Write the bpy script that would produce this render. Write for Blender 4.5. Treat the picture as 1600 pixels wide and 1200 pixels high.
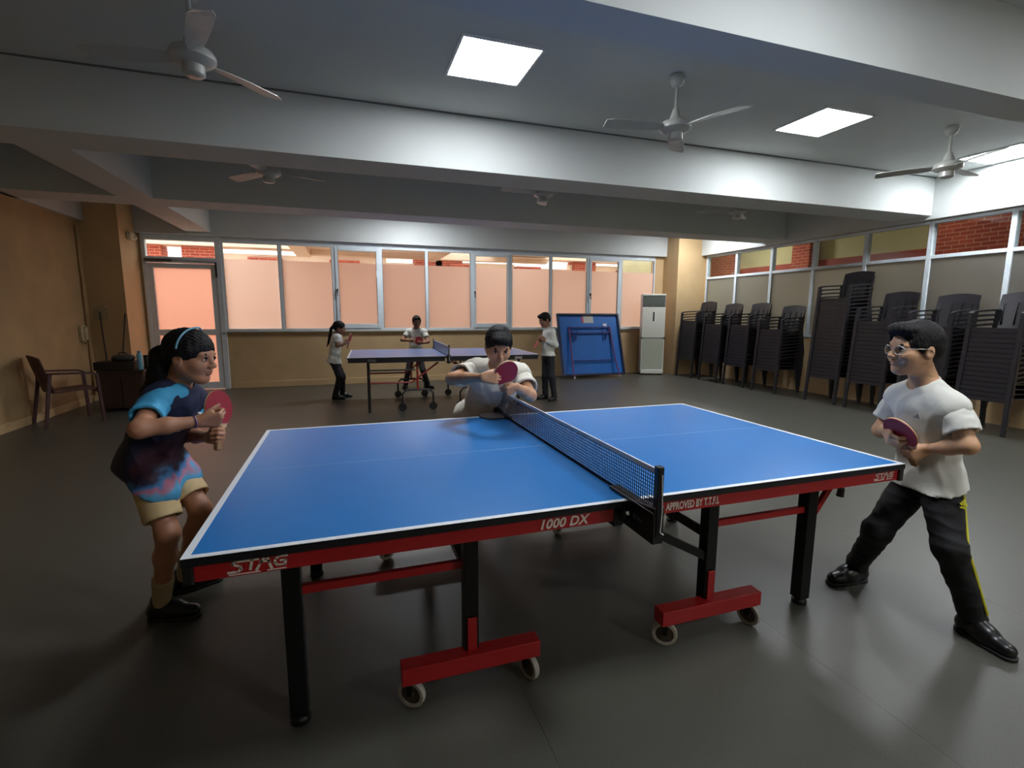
import bpy, bmesh, math, random
import numpy as np
from mathutils import Vector, Matrix, Euler
random.seed(7)
for o in list(bpy.data.objects): bpy.data.objects.remove(o)
SC = bpy.context.scene
COL = SC.collection
R = math.radians

# ------------------------------------------------------------------ camera
CAM_POS = Vector((-0.92791, -2.19014, 1.40534))
YAW, PITCH, ROLL = 0.323104, -0.142545, 0.003923
cam_data = bpy.data.cameras.new('camera')
cam_data.sensor_width = 36.0
cam_data.lens = 768.23 / 1600 * 36.0
cam_data.clip_start = 0.05
cam = bpy.data.objects.new('camera', cam_data)
COL.objects.link(cam)
_f = Vector((math.sin(YAW) * math.cos(PITCH), math.cos(YAW) * math.cos(PITCH), math.sin(PITCH)))
_r = Vector((math.cos(YAW), -math.sin(YAW), 0)); _u = _r.cross(_f)
_r2 = _r * math.cos(ROLL) + _u * math.sin(ROLL); _u2 = _u * math.cos(ROLL) - _r * math.sin(ROLL)
cam.matrix_world = Matrix(((_r2.x, _u2.x, -_f.x, CAM_POS.x), (_r2.y, _u2.y, -_f.y, CAM_POS.y),
                           (_r2.z, _u2.z, -_f.z, CAM_POS.z), (0, 0, 0, 1)))
SC.camera = cam

# ------------------------------------------------------------------ world, exposure
W = bpy.data.worlds.new('overcast_sky'); SC.world = W
W.use_nodes = True
_bg = W.node_tree.nodes['Background']
_bg.inputs['Color'].default_value = (1.0, 0.97, 0.93, 1); _bg.inputs['Strength'].default_value = 1.4
SC.view_settings.view_transform = 'Standard'
try: SC.view_settings.look = 'None'
except Exception: pass
SC.view_settings.exposure = 1.15
SC.view_settings.gamma = 1.0
SC.view_settings.use_curve_mapping = False
PANEL = 22.0          # strength of the ceiling LED panels

# ------------------------------------------------------------------ materials
def srgb(c):
    return tuple(((v / 255) / 12.92 if v / 255 <= .04045 else ((v / 255 + .055) / 1.055) ** 2.4) for v in c)
MATS = {}
def mat(name, rgb, rough=.5, metal=0., noise=.12, scale=14., bump=0., bscale=60., spec=.5, emit=None, sss=0., coat=0., alpha=None):
    if name in MATS: return MATS[name]
    m = bpy.data.materials.new(name); m.use_nodes = True
    nt = m.node_tree; b = nt.nodes['Principled BSDF']
    c = srgb(rgb)
    b.inputs['Roughness'].default_value = rough; b.inputs['Metallic'].default_value = metal
    b.inputs['Specular IOR Level'].default_value = spec
    tc = nt.nodes.new('ShaderNodeTexCoord')
    if noise > 0:
        n = nt.nodes.new('ShaderNodeTexNoise'); n.inputs['Scale'].default_value = scale; n.inputs['Detail'].default_value = 5
        nt.links.new(tc.outputs['Object'], n.inputs['Vector'])
        rp = nt.nodes.new('ShaderNodeValToRGB')
        rp.color_ramp.elements[0].position = .3; rp.color_ramp.elements[1].position = .7
        rp.color_ramp.elements[0].color = (*[v * (1 - noise) for v in c], 1)
        rp.color_ramp.elements[1].color = (*[min(1, v * (1 + noise)) for v in c], 1)
        nt.links.new(n.outputs['Fac'], rp.inputs['Fac']); nt.links.new(rp.outputs['Color'], b.inputs['Base Color'])
    else:
        b.inputs['Base Color'].default_value = (*c, 1)
    if bump > 0:
        n2 = nt.nodes.new('ShaderNodeTexNoise'); n2.inputs['Scale'].default_value = bscale; n2.inputs['Detail'].default_value = 4
        nt.links.new(tc.outputs['Object'], n2.inputs['Vector'])
        bp = nt.nodes.new('ShaderNodeBump'); bp.inputs['Strength'].default_value = bump; bp.inputs['Distance'].default_value = .01
        nt.links.new(n2.outputs['Fac'], bp.inputs['Height']); nt.links.new(bp.outputs['Normal'], b.inputs['Normal'])
    if emit:
        b.inputs['Emission Color'].default_value = (*srgb(emit[0]), 1); b.inputs['Emission Strength'].default_value = emit[1]
    if sss:
        b.inputs['Subsurface Weight'].default_value = sss
        b.inputs['Subsurface Radius'].default_value = (.012, .005, .003)
        b.inputs['Subsurface Scale'].default_value = 1.0
    if coat: b.inputs['Coat Weight'].default_value = coat; b.inputs['Coat Roughness'].default_value = .15
    MATS[name] = m
    return m
def film_mat(name, rgb, front=.12):
    """frosted film on glass: lets daylight through diffusely"""
    if name in MATS: return MATS[name]
    m = bpy.data.materials.new(name); m.use_nodes = True
    nt = m.node_tree; nt.nodes.clear()
    out = nt.nodes.new('ShaderNodeOutputMaterial')
    tr = nt.nodes.new('ShaderNodeBsdfTranslucent'); tr.inputs['Color'].default_value = (*srgb(rgb), 1)
    n = nt.nodes.new('ShaderNodeTexNoise'); n.inputs['Scale'].default_value = .6; n.inputs['Detail'].default_value = 1
    tc = nt.nodes.new('ShaderNodeTexCoord'); nt.links.new(tc.outputs['Object'], n.inputs['Vector'])
    rp = nt.nodes.new('ShaderNodeValToRGB'); c = srgb(rgb)
    rp.color_ramp.elements[0].color = (*[v * .88 for v in c], 1); rp.color_ramp.elements[1].color = (*[min(1, v * 1.08) for v in c], 1)
    nt.links.new(n.outputs['Fac'], rp.inputs['Fac']); nt.links.new(rp.outputs['Color'], tr.inputs['Color'])
    df = nt.nodes.new('ShaderNodeBsdfDiffuse'); df.inputs['Color'].default_value = (.62, .6, .57, 1)
    mx = nt.nodes.new('ShaderNodeMixShader'); mx.inputs[0].default_value = front
    nt.links.new(tr.outputs[0], mx.inputs[1]); nt.links.new(df.outputs[0], mx.inputs[2])
    gl = nt.nodes.new('ShaderNodeBsdfGlossy'); gl.inputs['Roughness'].default_value = .25
    m2 = nt.nodes.new('ShaderNodeMixShader'); m2.inputs[0].default_value = .04
    nt.links.new(mx.outputs[0], m2.inputs[1]); nt.links.new(gl.outputs[0], m2.inputs[2])
    nt.links.new(m2.outputs[0], out.inputs[0])
    MATS[name] = m
    return m
def glass_mat(name):
    if name in MATS: return MATS[name]
    m = bpy.data.materials.new(name); m.use_nodes = True
    nt = m.node_tree; nt.nodes.clear()
    out = nt.nodes.new('ShaderNodeOutputMaterial')
    tr = nt.nodes.new('ShaderNodeBsdfTransparent'); tr.inputs['Color'].default_value = (.93, .95, .94, 1)
    gl = nt.nodes.new('ShaderNodeBsdfGlossy'); gl.inputs['Roughness'].default_value = .03
    lw = nt.nodes.new('ShaderNodeLayerWeight'); lw.inputs['Blend'].default_value = .5
    pw = nt.nodes.new('ShaderNodeMath'); pw.operation = 'POWER'; pw.inputs[1].default_value = 5; nt.links.new(lw.outputs['Facing'], pw.inputs[0])
    fr = nt.nodes.new('ShaderNodeMath'); fr.operation = 'MULTIPLY_ADD'; fr.inputs[1].default_value = .8; fr.inputs[2].default_value = .04; nt.links.new(pw.outputs[0], fr.inputs[0])
    mx = nt.nodes.new('ShaderNodeMixShader')
    nt.links.new(fr.outputs[0], mx.inputs[0]); nt.links.new(tr.outputs[0], mx.inputs[1]); nt.links.new(gl.outputs[0], mx.inputs[2])
    nt.links.new(mx.outputs[0], out.inputs[0])
    MATS[name] = m
    return m
def lens_mat(name):
    m = bpy.data.materials.new(name); m.use_nodes = True; nt = m.node_tree; nt.nodes.clear()
    out = nt.nodes.new('ShaderNodeOutputMaterial'); tr = nt.nodes.new('ShaderNodeBsdfTransparent'); gl = nt.nodes.new('ShaderNodeBsdfGlossy'); gl.inputs['Roughness'].default_value = .05
    mx = nt.nodes.new('ShaderNodeMixShader'); mx.inputs[0].default_value = .06
    nt.links.new(tr.outputs[0], mx.inputs[1]); nt.links.new(gl.outputs[0], mx.inputs[2]); nt.links.new(mx.outputs[0], out.inputs[0])
    return m
def brick_mat(name, c1, c2, mortar, bw=.23, bh=.075):
    m = bpy.data.materials.new(name); m.use_nodes = True
    nt = m.node_tree; b = nt.nodes['Principled BSDF']; b.inputs['Roughness'].default_value = .85
    tc = nt.nodes.new('ShaderNodeTexCoord')
    sp = nt.nodes.new('ShaderNodeSeparateXYZ'); cb = nt.nodes.new('ShaderNodeCombineXYZ'); ad = nt.nodes.new('ShaderNodeMath')
    nt.links.new(tc.outputs['Object'], sp.inputs[0])
    nt.links.new(sp.outputs['X'], ad.inputs[0]); nt.links.new(sp.outputs['Y'], ad.inputs[1])
    nt.links.new(ad.outputs[0], cb.inputs['X']); nt.links.new(sp.outputs['Z'], cb.inputs['Y'])
    t = nt.nodes.new('ShaderNodeTexBrick'); t.inputs['Scale'].default_value = 1
    t.inputs['Brick Width'].default_value = bw; t.inputs['Row Height'].default_value = bh; t.inputs['Mortar Size'].default_value = .006
    t.inputs['Color1'].default_value = (*srgb(c1), 1); t.inputs['Color2'].default_value = (*srgb(c2), 1); t.inputs['Mortar'].default_value = (*srgb(mortar), 1)
    nt.links.new(cb.outputs[0], t.inputs['Vector']); nt.links.new(t.outputs['Color'], b.inputs['Base Color'])
    MATS[name] = m
    return m

# ------------------------------------------------------------------ mesh helpers
class MB:
    def __init__(s): s.v = []; s.f = []
    def add(s, vs, fs):
        n = len(s.v); s.v += [tuple(v) for v in vs]; s.f += [tuple(i + n for i in f) for f in fs]; return s
    def box(s, x0, x1, y0, y1, z0, z1):
        return s.add([(x0, y0, z0), (x1, y0, z0), (x1, y1, z0), (x0, y1, z0), (x0, y0, z1), (x1, y0, z1), (x1, y1, z1), (x0, y1, z1)],
                     [(3, 2, 1, 0), (4, 5, 6, 7), (0, 1, 5, 4), (1, 2, 6, 5), (2, 3, 7, 6), (3, 0, 4, 7)])
    def bar(s, a, b, w, h, up=(0, 0, 1)):
        a, b = Vector(a), Vector(b); d = (b - a).normalized(); up = Vector(up)
        if abs(d.dot(up)) > .98: up = Vector((0, 1, 0))
        sx = d.cross(up).normalized() * (w / 2); sz = sx.cross(d).normalized() * (h / 2)
        vs = [a - sx - sz, a + sx - sz, a + sx + sz, a - sx + sz, b - sx - sz, b + sx - sz, b + sx + sz, b - sx + sz]
        return s.add(vs, [(0, 1, 2, 3), (7, 6, 5, 4), (4, 5, 1, 0), (5, 6, 2, 1), (6, 7, 3, 2), (7, 4, 0, 3)])
    def tube(s, pts, r, n=8, cap=True):
        pts = [Vector(p) for p in pts]; rs = r if isinstance(r, (list, tuple)) else [r] * len(pts)
        rings = []; prev = None
        for i, p in enumerate(pts):
            d = (pts[min(i + 1, len(pts) - 1)] - pts[max(i - 1, 0)]).normalized()
            if prev is None:
                u = d.cross(Vector((0, 0, 1)))
                if u.length < .05: u = d.cross(Vector((0, 1, 0)))
            else: u = prev - d * prev.dot(d)
            u.normalize(); prev = u; w = d.cross(u)
            rings.append([p + (u * math.cos(2 * math.pi * k / n) + w * math.sin(2 * math.pi * k / n)) * rs[i] for k in range(n)])
        vs = [q for rg in rings for q in rg]; fs = []
        for i in range(len(rings) - 1):
            for k in range(n):
                k2 = (k + 1) % n; fs.append((i * n + k, i * n + k2, (i + 1) * n + k2, (i + 1) * n + k))
        if cap: fs.append(tuple(range(n - 1, -1, -1))); fs.append(tuple((len(rings) - 1) * n + k for k in range(n)))
        return s.add(vs, fs)
    def lathe(s, prof, c=(0, 0, 0), axis=(0, 0, 1), n=24, cap=True):
        """prof: (radius, height along axis)"""
        q = Vector(axis).to_track_quat('Z', 'Y'); c = Vector(c); vs = []; fs = []
        for r, h in prof:
            for k in range(n):
                a = 2 * math.pi * k / n; vs.append(c + q @ Vector((r * math.cos(a), r * math.sin(a), h)))
        for i in range(len(prof) - 1):
            for k in range(n):
                k2 = (k + 1) % n; fs.append((i * n + k, i * n + k2, (i + 1) * n + k2, (i + 1) * n + k))
        if cap: fs.append(tuple(range(n - 1, -1, -1))); fs.append(tuple((len(prof) - 1) * n + k for k in range(n)))
        return s.add(vs, fs)
    def prism(s, poly, frame, t):
        """poly 2D outline in frame (origin, ex, ey), extruded t along ex x ey"""
        o, ex, ey = [Vector(q) for q in frame]; n = ex.cross(ey).normalized() * t; k = len(poly)
        vs = [o + ex * p[0] + ey * p[1] for p in poly]; vs += [v + n for v in vs]
        fs = [tuple(range(k - 1, -1, -1)), tuple(range(k, 2 * k))] + [(i, (i + 1) % k, k + (i + 1) % k, k + i) for i in range(k)]
        return s.add(vs, fs)
    def mesh(s, name, m=None, smooth=False):
        me = bpy.data.meshes.new(name); me.from_pydata(s.v, [], s.f); me.update()
        bm = bmesh.new(); bm.from_mesh(me); bmesh.ops.recalc_face_normals(bm, faces=bm.faces); bm.to_mesh(me); bm.free()
        if m: me.materials.append(m)
        if smooth: smooth_mesh(me)
        return me
    def build(s, name, m, parent=None, bevel=0, smooth=False, loc=None):
        o = bpy.data.objects.new(name, s.mesh(name, m, smooth)); COL.objects.link(o)
        if parent: o.parent = parent
        if loc: o.location = loc
        if bevel:
            b = o.modifiers.new('bevel', 'BEVEL'); b.width = bevel; b.segments = 2; b.limit_method = 'ANGLE'; b.angle_limit = R(40)
        return o
def smooth_mesh(me, ang=42):
    me.polygons.foreach_set('use_smooth', [True] * len(me.polygons))
    try: me.set_sharp_from_angle(angle=R(ang))
    except Exception: pass
def tag(o, label, cat=None, group=None, kind=None):
    if label: o['label'] = label
    if cat: o['category'] = cat
    if group: o['group'] = group
    if kind: o['kind'] = kind
    return o
def thing(name, label, cat, loc=(0, 0, 0), rz=0, group=None):
    o = bpy.data.objects.new(name, None); COL.objects.link(o); o.empty_display_size = .1
    o.location = loc; o.rotation_euler = (0, 0, rz)
    return tag(o, label, cat, group)
def copy_tree(o, parent=None):
    c = o.copy(); COL.objects.link(c); c.parent = parent
    for ch in o.children: copy_tree(ch, c)
    return c
def struct(name, mb, m, bevel=0, label=None):
    o = mb.build(name, m, bevel=bevel); o['kind'] = 'structure'
    if label: o['label'] = label
    return o
def text_obj(name, body, size, m, parent, mtx, shear=0, off=0., ext=.0008, sx=1.0, align='LEFT', spacing=1.0):
    cu = bpy.data.curves.new(name, 'FONT'); cu.body = body; cu.size = size; cu.shear = shear; cu.offset = off; cu.extrude = ext
    cu.align_x = align; cu.space_character = spacing; cu.resolution_u = 3
    t = bpy.data.objects.new('tmp_text', cu); COL.objects.link(t)
    dg = bpy.context.evaluated_depsgraph_get(); me = bpy.data.meshes.new_from_object(t.evaluated_get(dg))
    bpy.data.objects.remove(t); bpy.data.curves.remove(cu)
    me.transform(Matrix.Diagonal((sx, 1, 1, 1))); me.transform(mtx)
    me.materials.clear(); me.materials.append(m); me.name = name
    o = bpy.data.objects.new(name, me); COL.objects.link(o); o.parent = parent
    return o
# ------------------------------------------------------------------ palette
wall_tan = mat('ochre_wall_paint', (202, 172, 128), .75, noise=.06, scale=3, bump=.08, bscale=40)
white_paint = mat('white_ceiling_paint', (206, 210, 208), .8, noise=.03, scale=2, bump=.05, bscale=30)
alu = mat('pale_blue_grey_aluminium', (222, 232, 238), .5, .0, noise=.05)
film_peach = film_mat('frosted_film_peach', (246, 214, 200))
film_grey = film_mat('frosted_film_grey', (222, 224, 216))
glass = glass_mat('clear_glass')
black_plastic = mat('black_plastic', (22, 23, 25), .4, noise=.1)
dark_metal = mat('black_powder_coated_steel', (20, 20, 22), .35, .2, noise=.1)
cream_out = mat('cream_outdoor_plaster', (236, 212, 190), .9, noise=.05, scale=3)
brick = brick_mat('red_brick', (176, 74, 52), (150, 56, 44), (196, 150, 124))
X0, X1, Y0, Y1, ZB, ZC = -4.75, 7.05, -6.0, 8.05, 2.79, 3.3

# floor: black rubber sheets laid side by side
floor_m = mat('dark_rubber_flooring', (80, 79, 72), .36, noise=.22, scale=220, bump=.12, bscale=260, spec=.5)
_nt = floor_m.node_tree
fl = struct('floor', MB().box(X0 - .2, X1 + .2, Y0 - .2, Y1 + .2, -.12, -.004), floor_m, label='dark rubber floor of the hall')
_strip = MB().box(0, 1.1988, Y0, Y1, -.004, 0).mesh('floor_sheet', floor_m)
x = .85 - 1.2 * 5
while x < X1:
    o = bpy.data.objects.new('floor_sheet', _strip); COL.objects.link(o); o.parent = fl; o.location = (x, 0, 0); x += 1.2

# walls
wall_shaded = mat('shaded_ochre_paint', (176, 146, 104), .8, noise=.1, scale=2.5, bump=.08, bscale=40)  # same ochre paint, with the dim left side's shade put into the colour
wl = struct('wall_left', MB().box(X0 - .15, X0, Y0, Y1, 0, ZC), wall_shaded)
struct('wall_front', MB().box(X0 - .15, X1 + .15, Y0 - .15, Y0, 0, 1.0).box(X0 - .15, X1 + .15, Y0 - .15, Y0, 2.74, ZC).box(X0 - .15, 2.64, Y0 - .15, Y0, 1., 2.74).box(6.4, X1 + .15, Y0 - .15, Y0, 1., 2.74), wall_tan)
for k in range(6, 10):  # unseen windows behind the viewer, added to let in fill light
    xa = -3 + .94 * k
    fill_w = thing('window_%d' % (40 + k), None, None, (xa + .47, Y0 - .06, 1.0)); fill_w['kind'] = 'structure'
    MB().box(-.47, -.43, -.03, .03, 0, 1.74).box(.43, .47, -.03, .03, 0, 1.74).box(-.43, .43, -.03, .03, 0, .05).box(-.43, .43, -.03, .03, 1.69, 1.74).build('window_frame', alu, fill_w)
    MB().box(-.43, .43, -.003, .003, .05, 1.69).build('frosted_pane', film_grey, fill_w)
wb = struct('wall_back', MB().box(-3.01, 6.06, Y1, Y1 + .15, 0, 1.05).box(6.06, X1, Y1, Y1 + .15, 0, ZC).box(X0 - .15, -4.21, Y1, Y1 + .15, 0, ZC)
            .box(-4.21, 6.06, Y1, Y1 + .15, 2.74, ZC), wall_tan)
struct('wall_right', MB().box(X1, X1 + .12, Y0, Y1, 0, 1.0).box(X1, X1 + .12, Y0, Y1, 2.73, ZC).box(X1, X1 + .12, 7.44, Y1 + .15, 1., ZC), wall_tan)
struct('wall_right_pillar', MB().box(6.3, X1, 7.5, Y1, 0, ZC), wall_tan)
struct('wall_left_pillar', MB().box(X0, -4.25, 7.3, Y1, 0, ZC), wall_tan)
for nm, a in (('baseboard_back', (-2.98, 6.06, Y1 - .018, Y1, 0, .12)), ('baseboard_left', (X0, X0 + .014, Y0, 7.3, 0, .11))):
    struct(nm, MB().box(*a), wall_tan, bevel=.006)
struct('trim_1', MB().box(-3.0, 6.06, Y1 - .045, Y1 + .1, 1.03, 1.055), mat('dull_sill_stone', (150, 140, 120), .5), bevel=.004)

# ceiling slab and beams
struct('ceiling', MB().box(X0 - .15, X1 + .15, Y0 - .15, Y1 + .15, ZC, ZC + .15), white_paint)
n = 2
for a in ((X0, X1, 0, .25, ZB, ZC), (X0, X1, 2.75, 3.25, ZB, ZC), (X0, X1, 5.2, 5.72, ZB, ZC), (X0, X1, -2.9, -2.4, ZB, ZC),
          (-3.5, -3.12, 3.25, 5.2, ZB, ZC), (-3.5, -3.12, 5.72, 7.93, ZB, ZC),
          (X0, 6.3, 7.93, Y1, ZB - .05, ZC), (6.93, X1, -6, 7.5, ZB - .05, ZC), (X0, X0 + .06, Y0, 7.3, ZB, ZC)):
    struct('trim_%d' % n, MB().box(*a), white_paint, label='white painted ceiling beam'); n += 1
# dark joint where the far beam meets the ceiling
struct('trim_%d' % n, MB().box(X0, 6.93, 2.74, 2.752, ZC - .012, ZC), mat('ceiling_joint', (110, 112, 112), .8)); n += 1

# ------------------------------------------------------------------ back windows
MUL = [-3.01, -2.05, -1.12, -.24, .66, 1.60, 2.46, 3.39, 4.30, 5.15, 6.06]
ZS, ZT, ZF = 1.055, 2.74, 2.36
CASE = {2, 5, 8}
rubber = mat('black_window_gasket', (50, 52, 56), .6)
for i in range(10):
    a, b = MUL[i], MUL[i + 1]; fw = .03
    wroot = thing('window_%d' % (i + 1), None, None, ((a + b) / 2, Y1, ZS)); wroot['kind'] = 'structure'
    hw, H = (b - a) / 2, ZT - ZS; hf = .10
    MB().box(-hw, -hw + fw, -.02, .06, 0, H).box(hw - fw, hw, -.02, .06, 0, H).box(-hw + fw, hw - fw, -.02, .06, 0, .05)\
        .box(-hw + fw, hw - fw, -.02, .06, H - hf, H).build('window_frame', alu, wroot, bevel=.004)
    x0, x1, z0, z1 = -hw + fw, hw - fw, .05, H - hf
    if i in CASE:
        s = .055
        sash = MB().box(x0, x0 + s, -.035, .03, z0, z1).box(x1 - s, x1, -.035, .03, z0, z1).box(x0 + s, x1 - s, -.035, .03, z0, z0 + s + .03)\
            .box(x0 + s, x1 - s, -.035, .03, z1 - s, z1).build('sash', alu, wroot, bevel=.004)
        for hz in (.18, H * .62):
            MB().box(x1 - s - .006, x1 - s + .012, -.05, -.035, hz, hz + .12).build('hinge', alu, sash)
        MB().box(x0 + .015, x0 + .04, -.06, -.035, H * .45, H * .45 + .05).box(x0 + .02, x0 + .034, -.075, -.06, H * .45 - .09, H * .45 + .04).build('window_handle', rubber, sash)
        x0, x1, z0, z1 = x0 + s, x1 - s, z0 + s + .03, z1 - s
    g = .006
    MB().box(x0, x0 + g, -.012, .0, z0, z1).box(x1 - g, x1, -.012, .0, z0, z1).build('gasket', rubber, wroot)
    MB().box(x0, x1, .006, .012, z0, z1).build('pane', glass, wroot)
    MB().add([(x0, .002, z0), (x1, .002, z0), (x1, .002, ZF - ZS), (x0, .002, ZF - ZS)], [(0, 1, 2, 3)]).build('frosted_film', film_peach, wroot)

# ------------------------------------------------------------------ door
dr = thing('door_1', 'pale aluminium glazed door with frosted panes', None, (-3.61, Y1, 0)); dr['kind'] = 'structure'
hw = .6
MB().box(-hw, -hw + .06, -.03, .07, 0, 2.74).box(hw - .09, hw, -.03, .07, 0, 2.74).box(-hw + .06, hw - .09, -.03, .07, 2.26, 2.36).box(-hw + .06, hw - .09, -.03, .07, 2.64, 2.74).build('door_frame', alu, dr, bevel=.005)
l, r = -hw + .065, hw - .095
leaf = MB().box(l, l + .085, -.02, .03, .02, 2.25).box(r - .085, r, -.02, .03, .02, 2.25).box(l + .085, r - .085, -.02, .03, 2.17, 2.25)\
    .box(l + .085, r - .085, -.02, .03, 1.0, 1.10).box(l + .085, r - .085, -.02, .03, .02, .14).build('door_leaf', alu, dr, bevel=.004)
for z0, z1 in ((.14, 1.0), (1.10, 2.17)):
    MB().box(l + .085, r - .085, .004, .010, z0, z1).build('pane', film_peach, leaf)
MB().box(-hw + .06, hw - .09, .004, .010, 2.36, 2.64).build('pane', glass, dr)
MB().box(-.55, -.15, -.11, -.03, 2.27, 2.32).bar((-.2, -.08, 2.3), (.52, -.06, 2.285), .018, .012).build('door_closer', mat('grey_closer', (96, 100, 102), .4, .5), dr, bevel=.004)
MB().box(.50, .525, -.06, -.03, 2.02, 2.28).build('tower_bolt', rubber, dr)
MB().lathe([(.012, 0), (.012, .02)], (.56, -.035, 1.03), (0, -1, 0), 10).build('lock', rubber, dr)

# ------------------------------------------------------------------ right windows
ys = [7.44 - .93 * k for k in range(15)]
for i in range(len(ys) - 1):
    b, a = ys[i], ys[i + 1]
    if a < Y0: break
    wroot = thing('window_%d' % (11 + i), None, None, (X1, (a + b) / 2, 1.0)); wroot['kind'] = 'structure'
    hw = (b - a) / 2; H = 1.73; fw = .03
    MB().box(-.02, .07, -hw, -hw + fw, 0, H).box(-.02, .07, hw - fw, hw, 0, H).box(-.02, .07, -hw + fw, hw - fw, 0, .05).box(-.02, .07, -hw + fw, hw - fw, H - .04, H)\
        .box(-.015, .06, -hw + fw, hw - fw, 1.20, 1.25).build('window_frame', alu, wroot, bevel=.004)
    MB().box(.006, .012, -hw + fw, hw - fw, 1.25, H - .04).build('pane', glass, wroot)
    MB().box(.006, .012, -hw + fw, hw - fw, .05, 1.20).build('frosted_pane', film_grey, wroot)

# ------------------------------------------------------------------ beyond the back windows: a courtyard and the facing block
paving = mat('courtyard_paving', (196, 172, 156), .8, noise=.1, scale=2)
struct('floor_courtyard', MB().box(-14, 20, 8.25, 26, -.3, -.1), paving)
fac = thing('facing_block', 'pink cream building block across the courtyard', 'building', (0, 13.5, -.1))
for xa, xb, hh in ((-14, -6.3, 3.0), (-6.3, -4.2, 2.95), (-4.2, -2.2, 3.12), (-2.2, .3, 3.2), (.3, 1.3, 3.02), (1.3, 4.4, 3.10), (4.4, 6.4, 3.0), (6.4, 9.5, 3.16), (9.5, 11.1, 2.98), (11.1, 20, 3.15)):
    MB().box(xa, xb, 0, .3, 0, hh).build('wall', cream_out, fac)
MB().box(-14, 20, -.35, .3, 3.26, 3.42).build('cornice', cream_out, fac)
MB().box(-14, 20, 3.0, 3.2, 2.3, 3.0).build('rear_parapet', cream_out, fac)
for cx in (-10, -5.9, -4.6, 1.55, 2.2, 6.9, 11.5): 
    MB().box(cx - .42, cx + .42, -.12, .4, 0, 3.26).build('brick_column', brick, fac)
for cx in (-3.0, -.9, 2.6, 4.8, 8.6):
    MB().box(cx - .42, cx + .42, -.3, 0, 2.9, 3.02).build('brick_ledge', brick, fac)
can = thing('entrance_canopy', 'cream concrete canopy slab over the courtyard passage', 'canopy', (0, 8.2, 2.9))
MB().box(-2.1, 1.6, 0, 4.2, .16, .36).build('slab', cream_out, can)
MB().box(3.2, 5.0, 0, 4.2, .20, .36).build('slab', cream_out, can)
MB().box(-2.1, 5.0, 3.9, 4.2, .02, .16).build('rib', cream_out, can)
MB().box(-2.1, -1.75, 0, 4.2, -.02, .16).build('rib', cream_out, can)
MB().box(1.3, 1.6, 0, 4.2, -.02, .16).build('rib', cream_out, can)

# ------------------------------------------------------------------ beyond the right windows: a corridor
cor_w = mat('corridor_cream_wall', (196, 190, 150), .8, noise=.06, scale=2)
cor_r = mat('corridor_red_paint', (150, 62, 50), .7, noise=.08, scale=3)
struct('wall_corridor', MB().box(10.2, 10.35, -6, 11, 0, 3.6).box(7.05, 10.35, 11, 11.15, 0, 3.6).box(7.05, 7.17, Y1 + .15, 11, 0, 3.6).box(7.05, 7.17, -6, 8.2, ZC, 3.6).box(7.05, 10.35, -6.15, -6, 0, 3.6), cor_w)
struct('floor_corridor', MB().box(7.17, 10.35, -6, 11, -.12, 0), mat('corridor_floor', (150, 145, 130), .5))
struct('ceiling_corridor', MB().box(7.05, 10.35, -6, 11.15, 3.6, 3.75), cor_w)
struct('trim_20', MB().box(10.1, 10.2, -6, 11, 2.55, 2.72), cor_r)
for k, (a, b) in enumerate(((9.9, 10.9), (7.2, 7.7), (2.2, 4.6), (-1, .4))):
    struct('wall_corridor_pier', MB().box(9.85, 10.2, a, b, 0, 3.6), brick)
for k, y in enumerate((8.6, 4.2)):
    lamp = thing('corridor_lamp', ('round white ceiling lamp in the corridor by the pillar', 'round white ceiling lamp farther along the corridor')[k], 'lamp', (8.7, y, 3.6))
    MB().lathe([(.22, 0), (.22, -.03), (.2, -.05)], n=24).build('base', mat('lamp_white', (235, 235, 230), .5), lamp)
    MB().lathe([(.19, -.05), (.17, -.09), (.08, -.11)], n=24).build('diffuser', mat('corridor_lamp_glow_%d' % k, (255, 255, 240), .5, noise=0, emit=((255, 250, 236), (60, 14)[k])), lamp)

# ------------------------------------------------------------------ LED panels
glow = mat('led_panel_glow', (255, 255, 255), .5, noise=0, emit=((246, 250, 255), PANEL))
pan_frame = mat('panel_frame_white', (230, 232, 232), .5)
for k, (px, py, lab) in enumerate(((.21, 1.70, 'square LED ceiling panel nearest the middle of the hall, above the net'),
                                   (3.65, 1.78, 'square LED ceiling panel to the right of the middle ceiling fan'),
                                   (6.55, 1.80, 'square LED ceiling panel beside the right-hand windows'),
                                   (1.2, -1.25, 'square LED ceiling panel in the bay nearest the viewer'),
                                   (4.6, -1.25, 'square LED ceiling panel above the viewer near the right windows'),
                                                                      (2.2, -4.2, 'square LED ceiling panel behind the viewer in the middle'),
                                   (.3, 6.85, 'square LED ceiling panel in the bay over the window wall'),
                                   (6.1, 6.6, 'square LED ceiling panel in the bay by the standing air conditioner'))):
    t = thing('ceiling_panel_light', lab, 'ceiling light', (px, py, ZC), group='LED ceiling panels')
    q = .31
    MB().box(-q, q, -q, -q + .02, -.012, 0).box(-q, q, q - .02, q, -.012, 0).box(-q, -q + .02, -q + .02, q - .02, -.012, 0).box(q - .02, q, -q + .02, q - .02, -.012, 0).build('frame', pan_frame, t)
    MB().box(-q + .02, q - .02, -q + .02, q - .02, -.006, 0).build('diffuser', glow, t)

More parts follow.
